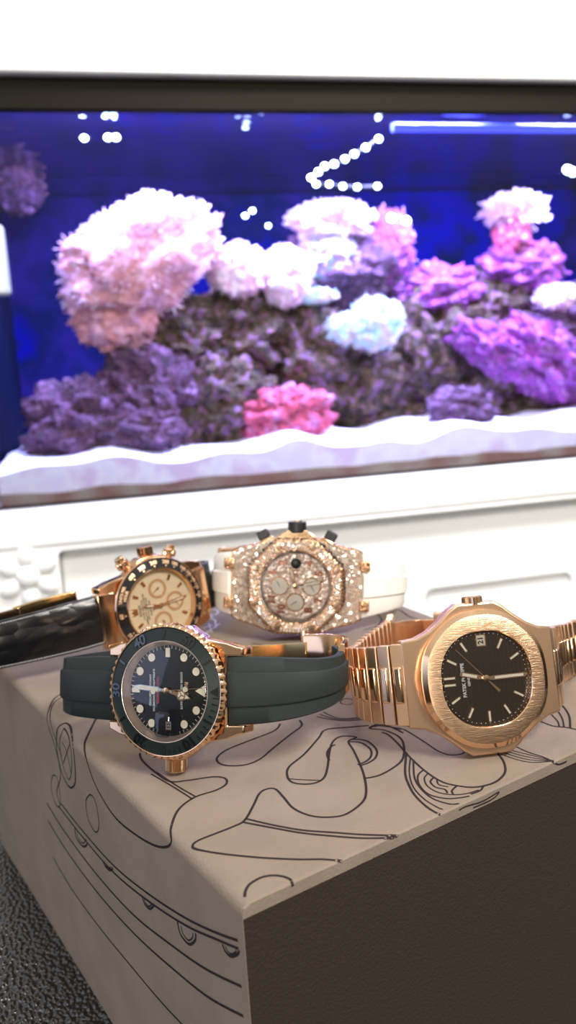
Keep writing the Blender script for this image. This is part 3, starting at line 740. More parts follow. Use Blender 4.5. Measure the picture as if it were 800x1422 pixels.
def decal(pts, w=0.75, matn='print', close=False, k=6, lift=0.05):
    pts = [Vector((x, y, 0)) for x, y in pts]
    if close: pts = pts + [pts[0]]
    sp = smooth_path(pts, k)
    H = []
    for p in sp:
        loc, nor, idx, dist = bvh.ray_cast(CAM, ray(p.x, p.y))
        if loc is None: H.append(None); continue
        if nor.dot(CAM - loc) < 0: nor = -nor
        H.append((loc, nor))
    mb.use(matn)
    seg = []
    def flush(seg):
        if len(seg) < 2: return
        L_, Rr = [], []
        for i, (p, n) in enumerate(seg):
            t = seg[min(i + 1, len(seg) - 1)][0] - seg[max(i - 1, 0)][0]
            if t.length < 1e-6: t = Vector((1, 0, 0))
            t.normalize(); s_ = n.cross(t).normalized() * w / 2
            L_.append(p + s_ + n * lift); Rr.append(p - s_ + n * lift)
        m_ = len(seg)
        mb.add(L_ + Rr, [(i, i + 1, m_ + i + 1, m_ + i) for i in range(m_ - 1)])
    for h in H:
        if h is None or (seg and ((h[0] - seg[-1][0]).length > 12)): flush(seg); seg = []
        if h is not None: seg.append(h)
    flush(seg)
z6 = lambda L: [(60 + x / 2, 1000 + y / 2) for x, y in L]
z7 = lambda L: [(400 + x / 2, 1000 + y / 2) for x, y in L]
zc = lambda L: [(300 + x / 3.077, 940 + y / 3.077) for x, y in L]
zd = lambda L: [(540 + x / 3.077, 960 + y / 3.077) for x, y in L]
# top, front fin
decal(z6([(480, 315), (430, 335), (415, 350), (430, 360), (500, 372), (600, 382), (700, 387), (780, 387), (830, 392)]))
decal(z6([(480, 315), (530, 295), (560, 278), (585, 235), (600, 205), (620, 192), (645, 192), (668, 215), (695, 245), (740, 265), (790, 270), (840, 262), (885, 230), (897, 200), (890, 150), (865, 90), (848, 60), (870, 48), (830, 45), (805, 60), (795, 90), (790, 130), (780, 160), (755, 175), (720, 178), (690, 172), (678, 155), (683, 130), (725, 95), (765, 50), (785, 27), (850, 20), (905, 15)]))
decal(z6([(562, 274), (640, 292), (720, 306), (800, 312), (880, 318), (940, 320), (985, 322)])); decal(z6([(556, 284), (640, 300), (720, 314), (800, 322), (880, 328), (940, 328), (975, 326)]))
decal(z6([(680, 163), (720, 166), (775, 168)]), .5)
decal(zc([(275, 200), (250, 230), (150, 270), (50, 310), (5, 345), (15, 370), (60, 380), (130, 375), (190, 350), (250, 300), (320, 245), (365, 210), (358, 185)]))
decal(zc([(510, 290), (490, 300), (475, 325), (480, 350), (487, 357)])); decal(zc([(570, 277), (620, 282), (660, 310), (662, 340), (640, 362), (605, 375)])); decal(zc([(575, 268), (640, 272), (685, 310), (682, 345), (650, 368), (612, 380)]))
decal(zc([(630, 435), (700, 420), (770, 380), (800, 345), (802, 290), (780, 255), (720, 228), (655, 218), (735, 185)]))
decal(zc([(655, 218), (720, 205), (800, 240)])); decal(zc([(670, 214), (720, 210), (790, 226)]), .5)
for a_, b_ in ((0, 0), (10, 12), (20, 26)):
    decal(zc([(430 + a_ * 1.4, 170 - a_), (490 + a_, 182 - a_ * .4), (560, 188 - a_ * .5), (630, 180 - a_ * .6), (690 - a_, 155 - a_)]), .55)
decal(zc([(530, 108), (545, 95), (575, 95), (590, 108), (570, 118), (540, 116)]), .45, close=True)
# right swirl
decal(zd([(-40, 148), (0, 152), (60, 162), (110, 190), (160, 222), (210, 255), (260, 272), (310, 268), (330, 255)]), .6)
decal(zd([(-30, 175), (0, 188), (40, 225), (90, 282), (160, 345), (230, 388), (300, 405), (370, 410), (440, 395), (480, 370), (498, 340), (490, 300), (465, 265)]))
decal(zd([(75, 262), (70, 350), (90, 410), (120, 455), (170, 500), (220, 528)])); decal(zd([(92, 285), (88, 350), (105, 410), (150, 460), (205, 495), (232, 505)]), .5); decal(zd([(105, 292), (110, 370), (140, 420), (190, 460), (260, 482), (300, 480)]), .6)
decal(zd([(150, 335), (125, 360), (130, 400), (170, 440), (240, 458), (300, 456), (345, 448)]), .6); decal(zd([(170, 350), (152, 372), (165, 405), (210, 432), (270, 442), (330, 438), (385, 422)]), .5)
decal(zd([(190, 370), (178, 388), (200, 410), (240, 420), (250, 436)]), .6); decal(zd([(205, 380), (215, 400), (255, 408)]), .5); decal(zd([(290, 405), (270, 425), (275, 440)]), .6); decal(zd([(405, 405), (390, 425), (350, 440)]), .6)
for i in range(4): decal(zd([(478 + i * 16, 268 - i * 5), (540 + i * 8, 290 - i * 9), (610, 304 - i * 10), (690, 300 - i * 2), (705, 298)]), .45)
decal(zd([(545, 238), (600, 262), (670, 285), (720, 312), (760, 300)]), .6)
decal(zd([(640, 125), (700, 148), (760, 155), (830, 170)])); decal(zd([(700, 35), (740, 60), (770, 105), (775, 158)])); decal(zd([(690, 55), (722, 85), (742, 120), (748, 155)]), .6); decal(zd([(675, 80), (700, 105), (722, 130), (728, 152)]), .6)
decal(zd([(360, 498), (440, 462), (470, 430), (400, 470), (330, 492), (300, 508)]), .5)
decal(zd([(640, 470), (600, 490), (520, 540)]), .4)
decal(z6([(560, 492), (562, 475), (575, 455), (610, 436), (650, 432), (685, 442), (693, 462)]))
# left of the dive watch, running over the edge to the left face
decal(z6([(150, -10), (125, 40), (115, 70), (122, 115), (150, 190), (200, 270), (260, 320), (310, 348), (342, 352), (356, 338), (355, 300), (375, 250), (420, 215), (480, 195), (508, 178), (505, 162), (470, 158), (400, 168), (350, 170), (305, 140), (275, 112), (268, 92)]))
decal(z6([(300, 150), (360, 185), (415, 220)]), .6); decal(z6([(315, 145), (370, 182), (425, 214)]), .6)
decal([(130, 985), (100, 962), (78, 968), (68, 985), (66, 1003), (76, 1035), (82, 1060), (84, 1080), (79, 1100), (84, 1118)], .6); decal([(92, 965), (76, 975), (70, 990), (72, 1010), (86, 1050)], .5)
decal(z6([(60, 8), (40, 25), (38, 80), (50, 140), (68, 180), (82, 186), (90, 160), (84, 80), (76, 20)]), .8, close=True); decal(z6([(58, 22), (46, 60), (54, 120), (72, 165), (80, 120), (72, 50)]), .5, close=True); decal(z6([(52, 60), (66, 90), (78, 150)]), .45); decal(z6([(76, 60), (66, 90), (56, 120)]), .45)
decal(z6([(28, 152), (22, 175), (28, 215), (40, 240), (48, 232), (46, 195), (38, 160)]), .5, close=True)
decal(z6([(130, 206), (119, 225), (124, 270), (140, 305), (150, 310), (155, 290), (150, 245), (140, 215)]), .5, close=True)
decal(z6([(50, 232), (110, 308), (200, 408), (300, 488), (400, 552), (480, 590), (541, 612)])); decal(z6([(44, 240), (110, 325), (200, 427), (300, 508), (400, 572), (480, 608), (543, 635)]))
for q in ([(88, 298), (92, 325), (110, 350), (122, 345), (118, 330)], [(165, 388), (172, 405), (185, 417), (194, 412)], [(275, 490), (282, 510), (296, 524), (308, 515)], [(373, 560), (382, 595), (405, 622), (422, 612), (424, 592)], [(498, 622), (506, 642), (522, 656), (540, 650), (545, 640)]):
    decal(z6(q), .8); cxm = sum(x for x, y in q) / len(q); cym = sum(y for x, y in q) / len(q); decal(z6([(x + (cxm - x) * .35, y + (cym - y) * .35 - 2) for x, y in q]), .5)
decal(z6([(10, 230), (60, 310), (150, 430), (250, 540), (350, 620), (450, 690), (551, 740)]), .8); decal(z6([(14, 280), (70, 370), (160, 490), (260, 600), (360, 690), (460, 770), (556, 822)]), .8)
decal(z6([(28, 382), (80, 470), (160, 580), (250, 690), (330, 785), (420, 880)]), .7)
# behind the watches
decal([(540, 845), (556, 848), (568, 856), (580, 860)], .9); decal([(505, 875), (530, 868), (560, 866), (590, 872)], .7); decal([(548, 880), (565, 872), (580, 868)], .7)
decal([(385, 905), (370, 898), (350, 893)], .6); decal([(520, 850), (530, 862), (512, 880)], .7)
# pale lettering
for q in ([(285, 850), (296, 846), (303, 849), (299, 854), (290, 853), (296, 857)], [(284, 861), (291, 858), (300, 862)], [(283, 872), (296, 868)], [(285, 880), (305, 866)], [(290, 866), (294, 878)], [(299, 862), (300, 872)]):
    decal(q, .8, 'pale_print', k=3)
mb.build('cover', broot, smooth=25)
mb = badd(MB().use('panel_cloth')); rings = []
for z in (-HB, -T - .02):
    rings.append([bpt(u, v, z) for u, v in ((.3, 0.35), (164, 0.35), (164, 240), (.3, 240))])
mb.loft(rings); mb.build('tray', broot, bevel=.4)

# =================================================================== TABLE
troot = empty('low_table', Matrix.Translation((0.05, 0.28, -0.86)))
tag(troot, 'table topped with black pebbled leather, under the big taupe box', 'table')
mb = MB().use('pebble'); mb.box((0, 0, 739), (900, 620, 30)); mb.build('leather_top', troot, bevel=6)
for sx in (-1, 1):
    for sy in (-1, 1):
        mb = MB().use('rim'); mb.box((sx * 410, sy * 270, 362), (45, 45, 723.5)); mb.build('leg', troot, bevel=4)

# =================================================================== CABINET, TANK
YAW = .205; TY = 950.0
tu = Vector((math.cos(YAW), math.sin(YAW), 0)); tn = Vector((-math.sin(YAW), math.cos(YAW), 0))
TMW = Matrix(((tu.x, tn.x, 0, 0), (tu.y, tn.y, 0, TY * S), (0, 0, 1, 0), (0, 0, 0, 1)))
k9 = TY / 900
def zz(z): return CH + (z - CH) * k9
def onplane(px, py, d=0):
    """pixel ray to the plane d mm behind the front glass: local (u, d, z)"""
    r = ray(px, py); o = CAM - Vector((0, TY, 0)); t = (d - o.dot(tn)) / r.dot(tn); q = o + r * t
    return Vector((q.dot(tu), d, q.z + 0.0))
ZB, ZT, ZR = zz(-15), zz(414), zz(384)
UL, UR, TD = -347.0, 860.0, 420.0
FL = -860.0
cab = empty('aquarium_cabinet', TMW @ Matrix.Translation(Vector((200, 200, FL)) * S))
tag(cab, 'white panelled cabinet with a moulded rosette, carrying the aquarium', 'cabinet')
def loc(mb, o=Vector((200, 200, FL))): mb.X = Matrix.Translation(-o); return mb
def roundrect(u0, u1, z0, z1, r, n=6):
    q = []
    for cx_, cz_, a0 in ((u1 - r, z1 - r, 0), (u0 + r, z1 - r, 90), (u0 + r, z0 + r, 180), (u1 - r, z0 + r, 270)):
        for i in range(n + 1):
            a = rad(a0 + 90 * i / n); q.append((cx_ + r * math.cos(a), cz_ + r * math.sin(a)))
    return q
ztop = ZB; zshadow = zz(-64); zin = zz(-164)
FB = -6.0                                  # front face
mb = loc(MB().use('white_paint')); mb.box((200, 215, (FL + ztop - 1) / 2), (1330, 410, ztop - FL - 1)); mb.build('carcass', cab, bevel=2)
mb = loc(MB().use('white_paint'))
# top moulding over the panels
mb.box((200, -2, (ztop + zz(-58)) / 2 - .5), (1345, 24, ztop - zz(-58) - 1)); mb.build('top_moulding', cab, bevel=3, seg=3)
# face frame with a rounded opening
u0 = onplane(84, 790, 0).x
def frame_panel(name, outer, inner, y0, y1):
    mb = loc(MB().use('white_paint')); n = len(inner)
    cxm = sum(p[0] for p in inner) / n; czm = sum(p[1] for p in inner) / n
    uo0, uo1, zo0, zo1 = outer; ro = []
    q4 = len(inner) // 4
    for i, (cu, cz) in enumerate(((uo1, zo1), (uo0, zo1), (uo0, zo0), (uo1, zo0))):
        for k in range(q4):
            e = (k / (q4 - 1) - .5) * .2                # keep the corner points apart by a hair
            ro.append((cu + (e if i in (0, 1) else -e) * (-1 if i in (0, 1) else -1) * (1 if i in (0, 1) else 1), cz))
    rings = [[Vector((a, y1, b)) for a, b in ro], [Vector((a, y0, b)) for a, b in ro], [Vector((a, y0, b)) for a, b in inner], [Vector((a, y1, b)) for a, b in inner]]
    mb.loft(rings + [rings[0]], False, False)
    return mb.build(name, cab, bevel=0, smooth=30)
frame_panel('face_frame', (-464, 864, FL + 80, zz(-58)), roundrect(u0, 800, FL + 140, zshadow, 8), -12, 9.5)
pu0, pu1 = onplane(592, 830).x, onplane(797, 800).x
frame_panel('door_panel', (u0 + 2, 800 - 2, FL + 142, zshadow - 2), roundrect(pu0, pu1, FL + 250, zin, 12), 5, 9.5)
# rosette
rc = onplane(40, 800, -8)
ros = loc(MB().use('white_paint'))
def dome(mb, c, r, h, e=1.0, rot=0, n=20):
    rings = []
    for k in range(6):
        t = k / 5 * PI / 2 * .95
        rings.append([Vector((c[0] + r * math.cos(t) * (math.cos(a) * e * math.cos(rot) - math.sin(a) * math.sin(rot)), c[1] - h * math.sin(t), c[2] + r * math.cos(t) * (math.cos(a) * e * math.sin(rot) + math.sin(a) * math.cos(rot)))) for a in [2 * PI * i / n for i in range(n)]])
    mb.loft(rings, True, True)
dome(ros, (rc.x, -12, rc.z), 14, 9)
for i in range(6):
    a = rad(30 + 60 * i); dome(ros, (rc.x + 24 * math.cos(a), -12, rc.z + 24 * math.sin(a)), 10, 6, 1.3, a)
ro = ros.build('rosette', cab, smooth=60)

tank = empty('aquarium', TMW @ Matrix.Translation(Vector((200, 200, ZB)) * S))
tag(tank, 'large glass aquarium with black top rim, lit deep blue, standing on the white cabinet', 'aquarium')
T0 = Vector((200, 200, ZB))
W_ = UR - UL; UC = (UL + UR) / 2
mb = loc(MB().use('tank_glass'), T0); mb.box((UC, 3, (ZB + ZT) / 2), (W_, 6, ZT - ZB - 1)); mb.build('front_pane', tank)
for u in (UL + 3, UR - 3):
    mb = loc(MB().use('tank_glass'), T0); mb.box((u, TD / 2, (ZB + ZT) / 2), (6, TD - 12.5, ZT - ZB - 1)); mb.build('side_pane', tank)
mb = loc(MB().use('backdrop'), T0); mb.box((UC, TD - 3, (ZB + ZT) / 2), (W_ + 20, 6, ZT - ZB - 1)); mb.build('back_pane', tank)
mb = loc(MB().use('side_film'), T0); mb.box((UL + 6.8, TD / 2 + 30, (ZB + ZT) / 2), (1, TD - 90, ZT - ZB - 40)); mb.build('side_backdrop', tank)
mb = loc(MB().use('rim'), T0); zc_ = (ZR + ZT) / 2; hh = ZT - ZR
mb.box((UC, -3, zc_), (W_ + 10, 12, hh)); mb.box((UC, TD, zc_), (W_ + 10, 12, hh)); mb.box((UL - 2, TD / 2, zc_), (12, TD - 14, hh)); mb.box((UR + 2, TD / 2, zc_), (12, TD - 14, hh)); mb.build('top_rim', tank, bevel=1.5)
mb = loc(MB().use('silicone'), T0); mb.box((UL + 8.5, 9, (ZB + ZR) / 2 + 20), (4, 4, ZR - ZB - 50)); mb.build('silicone_seam', tank, bevel=1)
mb = loc(MB().use('rim'), T0); mb.box((UC, -1, ZB + 1.5), (W_ + 4, 5, 3)); mb.build('bottom_trim', tank)
hood = MB().use('white_paint'); hood.box((UC - 20, TD / 2 - 5, ZT + 152), (W_ + 140, TD + 30, 302)); 
ho = hood.build('aquarium_hood', bevel=3); ho.matrix_world = TMW; tag(ho, 'white boxed hood above the black rim of the aquarium', 'hood')
# a hollow hood would carry the lamps: leave its floor to the lamps below
mb = loc(MB().use('lid'), T0); mb.box((UC, TD / 2, ZT - 2), (W_ - 14, TD - 16, 3)); mb.build('lid', tank)  # added to cover the bright hood underside with dark blue
wt = MB(); nu_, nd_ = 160, 60; zw = ZR + 4
wv = [(UL + 7 + (W_ - 14) * i / nu_, 7 + (TD - 14) * j / nd_, zw + 1.1 * noise.noise(Vector((i / 5, j / 5, 0))) + .7 * noise.noise(Vector((i / 2, j / 2, 4)))) for j in range(nd_ + 1) for i in range(nu_ + 1)]
wt.use('water').add(wv, [(j * (nu_ + 1) + i, j * (nu_ + 1) + i + 1, (j + 1) * (nu_ + 1) + i + 1, (j + 1) * (nu_ + 1) + i) for j in range(nd_) for i in range(nu_)])
wo = wt.build('water', smooth=80); wo.matrix_world = TMW; tag(wo, 'rippled water surface just under the black rim of the aquarium', 'water', kind='stuff')
# sand
def sandz(u, d):
    base = zz(32)
    return base + 5 * math.sin(u / 38 + 1.2) + 3.5 * math.sin(u / 17 + d / 50) + d * .028 - 8 * math.exp(-((d) / 22) ** 2) + 3 * noise.noise(Vector((u / 40, d / 40, 0)))
mb = MB(); nu, nd = 150, 26
us = [UL + 14 + (W_ - 28) * i / nu for i in range(nu + 1)]; ds = [8 + (TD - 20) * (j / nd) ** 1.5 for j in range(nd + 1)]
vs = [(u, d, sandz(u, d)) for d in ds for u in us]
mb.use('sand').add(vs, [(j * (nu + 1) + i, j * (nu + 1) + i + 1, (j + 1) * (nu + 1) + i + 1, (j + 1) * (nu + 1) + i) for j in range(nd) for i in range(nu)])
lowz = [zz(-1) + 4 * noise.noise(Vector((u / 60, 3, 0))) for u in us]
a = [(u, 8, sandz(u, 8)) for u in us]; b = [(u, 8, l) for u, l in zip(us, lowz)]; c = [(u, 8, ZB + 2) for u in us]
n1 = nu + 1
mb.use('sand_edge').add(a + b, [(i, i + 1, n1 + i + 1, n1 + i) for i in range(nu)])
mb.use('sand_low').add(b + c, [(i, i + 1, n1 + i + 1, n1 + i) for i in range(nu)])
so = mb.build('sand', smooth=60); so.matrix_world = TMW; tag(so, 'bed of white sand across the bottom of the aquarium', 'sand', kind='stuff')

# ---- rocks and corals
def blob(name, px, py, rx, ry, d, matn, label, cat, group=None, seed=0, amp=.28, fr=2.2, depth=.8, fuzz=None, rot=0, squash=0, detail=5, parts=None):
    c = onplane(px, py, d); dist = (c - Vector((0, -TY, CH))).length
    k = dist / F * 1.0
    bm = bmesh.new(); bmesh.ops.create_icosphere(bm, subdivisions=detail, radius=1)
    A, B, Dp = rx * k, ry * k, (rx + ry) / 2 * k * depth
    off = Vector((seed * 7.3, seed * 3.1, seed))
    vs = []; ns = []
    bot = sandz(c.x, d) - 8
    for v in bm.verts:
        n = v.co.normalized()
        h = 1 + amp * (noise.fractal(n * fr + off, 1.0, 2.2, 4) ) + amp * .35 * noise.noise(n * fr * 5 + off) - amp * .5 * abs(noise.noise(n * fr * 1.7 - off))
        x, z = n.x * A * h, n.z * B * h
        q = Vector((x * math.cos(rot) - z * math.sin(rot), n.y * Dp * h, x * math.sin(rot) + z * math.cos(rot)))
        p = c + q
        p.y = min(max(p.y, 10), TD - 12)
        p.z = max(p.z, bot)
        vs.append(p); ns.append(q.normalized())
    fs = [tuple(v.index for v in f.verts) for f in bm.faces]; bm.free()
    base = Vector((c.x, d, c.z - B)); 
    mb = MB().use(matn); mb.add([v - base for v in vs], fs)
    if fuzz:
        root = empty(name, TMW @ Matrix.Translation(base * S)); tag(root, label, cat, group)
        mb.build('body', root, smooth=80)
        fm, cnt, ln, up = fuzz; f = MB().use(fm); rnd = random.Random(seed + 5); t = 0
        while t < cnt:
            i = rnd.randrange(len(vs)); nn = ns[i]
            if nn.z < up and rnd.random() > .12: continue
            if nn.y > .6: continue
            t += 1
            dr = (nn + Vector((rnd.uniform(-.5, .5), rnd.uniform(-.5, .5), rnd.uniform(-.2, .6)))).normalized(); L_ = ln * rnd.uniform(.5, 1.2); p = vs[i] - base
            s1 = dr.cross(Vector((0, 1, 0.3))).normalized(); s2 = dr.cross(s1); w = .8
            q = [p + (s1 * math.cos(g) + s2 * math.sin(g)) * w for g in (0, 2.1, 4.2)]; q2 = [v + dr * L_ for v in [p + (s1 * math.cos(g) + s2 * math.sin(g)) * w * 1.15 for g in (0, 2.1, 4.2)]]
            f.loft([q, q2], False, True)
        tag(f.build('tentacles', root, smooth=80), kind='stuff')
        return root
    o = mb.build(name, smooth=80); o.matrix_world = TMW @ Matrix.Translation(base * S); tag(o, label, cat, group); return o
RG = 'rocks of the reef'; 
rocks = [
 # px, py, rx, ry, d, mat, label
 (120, 590, 75, 55, 90, 'rock_purple', 'pinkish purple rock at the foot of the reef, left end'),
 (210, 560, 75, 75, 110, 'rock_purple', 'violet-grey rock below the big pink coral'),
 (185, 600, 60, 32, 62, 'rock_purple', 'low lilac rock lying in the sand dip, left side'),
 (245, 480, 85, 65, 150, 'rock', 'brown speckled rock just right of the big pink coral stem'),
 (330, 470, 85, 70, 160, 'rock', 'brown and purple speckled rock under the double white coral'),
 (300, 560, 80, 70, 120, 'rock', 'olive-brown rock in the left middle of the reef, above the sand'),
 (410, 500, 80, 75, 170, 'rock', 'dark mottled rock in the centre of the reef'),
 (400, 580, 62, 42, 80, 'rock_red', 'red encrusted rock low on the sand in the middle'),
 (500, 520, 85, 60, 190, 'rock', 'dark rock under the cyan coral'),
 (480, 375, 88, 58, 200, 'rock_purple', 'lilac rock carrying the pale coral in the upper middle'),
 (520, 580, 80, 30, 200, 'rock', 'shaded grey rock behind the sand, right of the red rock'),
 (600, 470, 75, 80, 190, 'rock', 'olive rock in the right half of the reef'),
 (610, 405, 62, 34, 170, 'rock_magenta', 'flat magenta rock right of centre, near the top of the reef'),
 (680, 430, 70, 50, 190, 'rock', 'brown rock between the two magenta branches'),
 (660, 540, 90, 55, 200, 'rock', 'dark rock behind the small violet rock'),
 (725, 375, 58, 32, 170, 'rock_magenta', 'bright magenta rock below the stalked anemone'),
 (760, 500, 95, 50, 140, 'rock_magenta', 'purple slanting rock at the right edge'),
 (690, 490, 70, 28, 120, 'rock_magenta', 'long purple ledge sloping down to the right'),
 (790, 440, 60, 40, 150, 'rock_purple', 'pale violet rock at the right edge, above the slanting one'),
 (760, 560, 80, 32, 180, 'rock', 'dark rock at the right edge just above the sand'),
 (640, 570, 48, 32, 60, 'rock_purple', 'small blue-violet rock standing on the sand, right of centre'),
 (755, 370, 26, 32, 150, 'rock_magenta', 'upright rounded magenta knob near the right edge'),
]
for i, (px, py, rx, ry, d, mt_, lb) in enumerate(rocks):
    rot = {16: .45, 17: .55, 15: -.15}.get(i, 0)
    blob('live_rock', px, py, rx, ry, d, mt_, lb, 'rock', RG, seed=i + 1, amp=.36, fr=3.0, depth=.7, rot=-rot if i in (16, 17) else rot)
CG = 'corals on the reef'
blob('coral', 192, 362, 104, 62, 95, 'coral_pink', 'big pink coral with glowing white fuzzy top, on the left of the reef', 'coral', CG, 31, .22, 2.0, .7, ('coral_white', 3600, 7, .38), rot=.42)
blob('coral', 160, 440, 52, 45, 100, 'coral_pink', 'rounded pink coral lobe hanging below the big pink coral', 'coral', CG, 32, .25, 2.2, .7, ('coral_pink', 700, 5, -.2))
blob('coral', 330, 378, 38, 32, 120, 'coral_white', 'left lobe of the double white fuzzy coral', 'coral', CG, 33, .2, 2, .8, ('coral_white', 900, 6, 0))
blob('coral', 398, 386, 33, 38, 120, 'coral_white', 'right lobe of the double white fuzzy coral', 'coral', CG, 34, .2, 2, .8, ('coral_white', 900, 6, 0))
blob('coral', 460, 308, 55, 24, 160, 'coral_white', 'flat pale pink coral on top of the middle of the reef', 'coral', CG, 35, .3, 2.4, .8, ('coral_white', 1000, 6, 0))
blob('coral', 458, 358, 42, 30, 165, 'coral_green', 'green-tinted coral under the flat pale pink one', 'coral', CG, 36, .3, 2.4, .8, ('coral_green', 600, 5, 0))
blob('coral', 538, 345, 34, 48, 180, 'rock_magenta', 'upright lilac coral right of the green-tinted one', 'coral', CG, 37, .3, 2.6, .7, ('coral_pink', 300, 4, .2))
blob('coral', 520, 450, 38, 34, 110, 'coral_cyan', 'bright cyan-white coral in the middle of the reef', 'coral', CG, 38, .25, 2.2, .8, ('coral_cyan', 800, 5, -.1))
blob('coral', 478, 458, 26, 20, 120, 'coral_cyan', 'small pale cyan coral left of the bright cyan-white one', 'coral', CG, 39, .25, 2.2, .8, ('coral_cyan', 300, 5, -.1))
blob('coral', 440, 412, 26, 10, 130, 'coral_cyan', 'thin blue-green coral plate below the green-tinted coral', 'coral', CG, 40, .25, 2.2, .8, ('coral_cyan', 150, 4, -.1))
blob('coral', 772, 415, 28, 18, 130, 'coral_white', 'pale violet coral tuft at the right edge', 'coral', CG, 42, .25, 2.2, .8, ('coral_white', 300, 5, 0))
blob('coral', 25, 268, 30, 26, 330, 'rock_purple', 'dim violet round coral in the upper left corner, behind the others', 'coral', CG, 43, .2, 2.2, .8, ('coral_pink', 150, 4, 0))
blob('sea_anemone', 716, 296, 32, 10, 150, 'coral_pink', 'pink anemone with long upright tentacles on a brown stalk', 'anemone', None, 44, .2, 2.2, .8, ('coral_white', 650, 20, .25))
blob('anemone_stalk', 712, 328, 24, 30, 155, 'rock_red', 'reddish stalk under the long-tentacled pink anemone', 'coral', None, 45, .3, 2.6, .8)

# ---- lamp reflections in the glass and water, modelled as glowing shapes
def reflection_dots(pts, d, label, r=4.2, gp='lit lamp strings in the tank'):
    q = [onplane(x, y, d) for x, y in pts]; base = q[0]
    root = empty('led_strip', TMW @ Matrix.Translation(base * S)); tag(root, label, 'lamp', gp)
    mb = MB().use('fixture')
    if len(q) > 1: mb.tube([v - base + Vector((0, 4, 0)) for v in q], 2.0, 8)
    else: mb.tube([Vector((-5, 4, 0)), Vector((5, 4, 0))], 2, 8)
    mb.build('strip', root)
    for v in q:
        m2 = MB().use('led'); dome(m2, v - base + Vector((0, 3, 0)), r * .78, 3, 1.2); m2.build('led', root)
reflection_dots([(433, 246), (443, 238), (452, 230), (465, 227), (480, 220), (493, 213), (509, 204), (527, 192)], 60, 'string of white lamp dots rising to the right', 4.6)
reflection_dots([(440, 255), (458, 255), (477, 258), (497, 259), (525, 258)], 64, 'level row of white lamp dots under the rising string', 4.2)
reflection_dots([(545, 302), (565, 306)], 120, 'pair of large blue-white lamp dots beside the pale coral', 6.5)
reflection_dots([(341, 299), (351, 292)], 240, 'two close lamp dots on the deep blue back, left of centre', 4.2)
reflection_dots([(373, 313)], 240, 'single lamp dot right of the two close ones', 3.6)
reflection_dots([(117, 191)], 60, 'small lamp dot high on the left', 4)
reflection_dots([(150, 190), (161, 190)], 60, 'paired lamp dots high on the left, right of the small one', 4.4)
reflection_dots([(790, 235), (797, 238)], 120, 'large lamp glow at the right edge', 7)
reflection_dots([(470, 281), (487, 281)], 120, 'faint pair of lamp dots just above the pale pink coral', 3.0)
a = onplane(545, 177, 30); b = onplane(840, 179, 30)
mb = MB().use('tube'); mb.tube([a, a.lerp(b, .5), b], 5, 12); tb = mb.build('light_tube'); tb.matrix_world = TMW; tag(tb, 'glowing blue tube lamp along the top right of the tank', 'lamp')  # added glowing tube in place of the water surface's reflected streak
c = onplane(2, 362, -8); mb = MB().use('magnet'); mb.box((c.x - 6, c.y, c.z), (24, 14, 72)); mg = mb.build('glass_cleaner', bevel=4, seg=4); mg.matrix_world = TMW
tag(mg, 'pale block of a magnetic glass cleaner on the left end of the aquarium front', 'cleaner')

# =================================================================== ROOM
def structure(name, c, d, matn='wall'):
    mb = MB().use(matn); mb.box(c, d); o = mb.build(name, smooth=0); o['kind'] = 'structure'; return o
structure('floor', (0, 600, FL - 10), (5000, 5000, 20), 'floor')
wb = structure('wall_back', (0, 0, 620), (5000, 40, 2960)); wb.matrix_world = TMW @ Matrix.Translation((0, 0.52, 0))

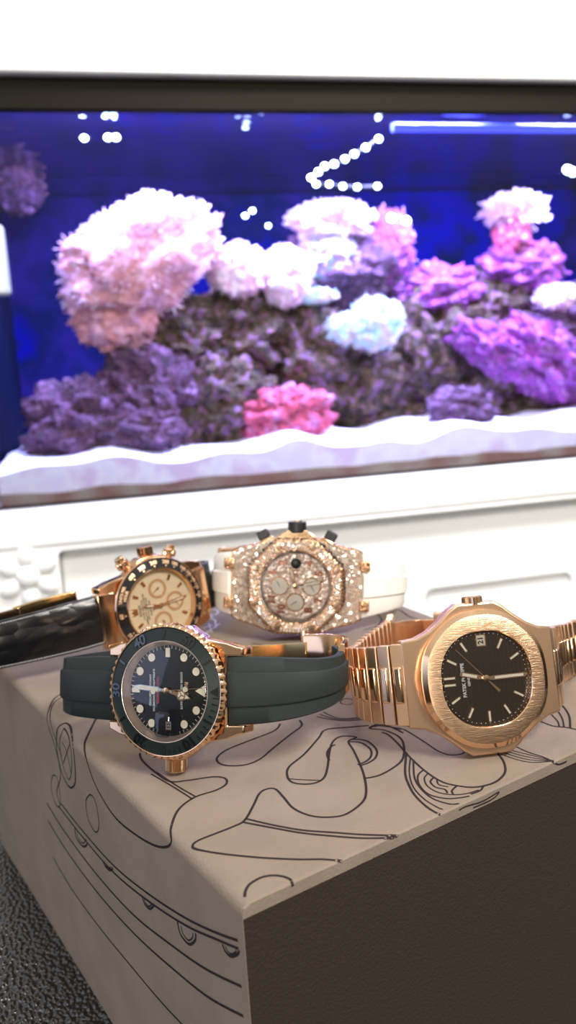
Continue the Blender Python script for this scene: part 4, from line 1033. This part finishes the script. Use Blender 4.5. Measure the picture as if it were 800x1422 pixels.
# =================================================================== LIGHT
def area(name, loc_, target, sx, sy, power, col):
    l = bpy.data.lights.new(name, 'AREA'); l.shape = 'RECTANGLE'; l.size = sx; l.size_y = sy; l.energy = power; l.color = col
    o = bpy.data.objects.new(name, l); C.objects.link(o); o.location = loc_
    o.rotation_euler = (Vector(target) - Vector(loc_)).to_track_quat('-Z', 'Y').to_euler(); return o
area('ceiling_lamp', (0.10, 0.50, 1.25), (0.05, 0.35, 0), 0.6, 0.3, 3.6, (1.0, 0.95, 0.88))
area('ceiling_lamp', (0.80, -0.50, 1.25), (0.0, 0.3, 0.0), 0.5, 0.35, 33, (1.0, 0.93, 0.84))
area('standing_lamp', (-0.42, -1.30, 0.50), (0.0, 0.3, 0.0), 0.3, 0.3, 11, (1.0, 0.93, 0.84))  # added fill behind the camera that brightens the dials
cw = area('cabinet_spotlight', (0.15, 0.45, 1.1), (0.15, 1.05, -0.05), 0.5, 0.2, 4.4, (1.0, 0.99, 0.99)); cw.data.spread = rad(62)  # added light aimed at the cabinet to bring its front up to white
area('window_light', (-1.35, -0.14, 0.34), (-0.04, 0.22, 0.02), 0.9, 0.8, 3.6, (0.50, 0.62, 1.0))  # cool light added for the bluish reflection in the watch crystal
wl = lambda u, d, z: tuple(TMW @ (Vector((u, d, z)) * S))
for i, u in enumerate((-210, 0, 210, 420)):
    area('aquarium_lamp', wl(u, 62, ZT - 6), wl(u, 160, 0), 0.16, 0.06, 13.0, (0.42, 0.42, 1.0))

w = bpy.data.worlds.new('world'); bpy.context.scene.world = w; w.use_nodes = True
nt = w.node_tree; N = nt.nodes; L = nt.links; bg = N['Background']
tc = N.new('ShaderNodeTexCoord'); sp = N.new('ShaderNodeSeparateXYZ'); L.new(tc.outputs['Generated'], sp.inputs[0])
rp = N.new('ShaderNodeValToRGB'); mr = N.new('ShaderNodeMapRange'); mr.inputs['From Min'].default_value = -1; mr.inputs['From Max'].default_value = 1
L.new(sp.outputs['Z'], mr.inputs['Value']); L.new(mr.outputs['Result'], rp.inputs['Fac'])
e = rp.color_ramp.elements; e[0].position = 0.3; e[0].color = (0.015, 0.012, 0.01, 1); e[1].position = 0.88; e[1].color = (1.1, 1.06, 1.0, 1)
x = e.new(0.5); x.color = (0.07, 0.06, 0.05, 1); x = e.new(0.6); x.color = (0.40, 0.37, 0.33, 1)
L.new(rp.outputs['Color'], bg.inputs['Color']); bg.inputs['Strength'].default_value = 0.7

vs_ = bpy.context.scene.view_settings
vs_.view_transform = 'Standard'; vs_.look = 'None'; vs_.gamma = 1; vs_.use_curve_mapping = False; vs_.exposure = 0.0
bpy.context.view_layer.update()
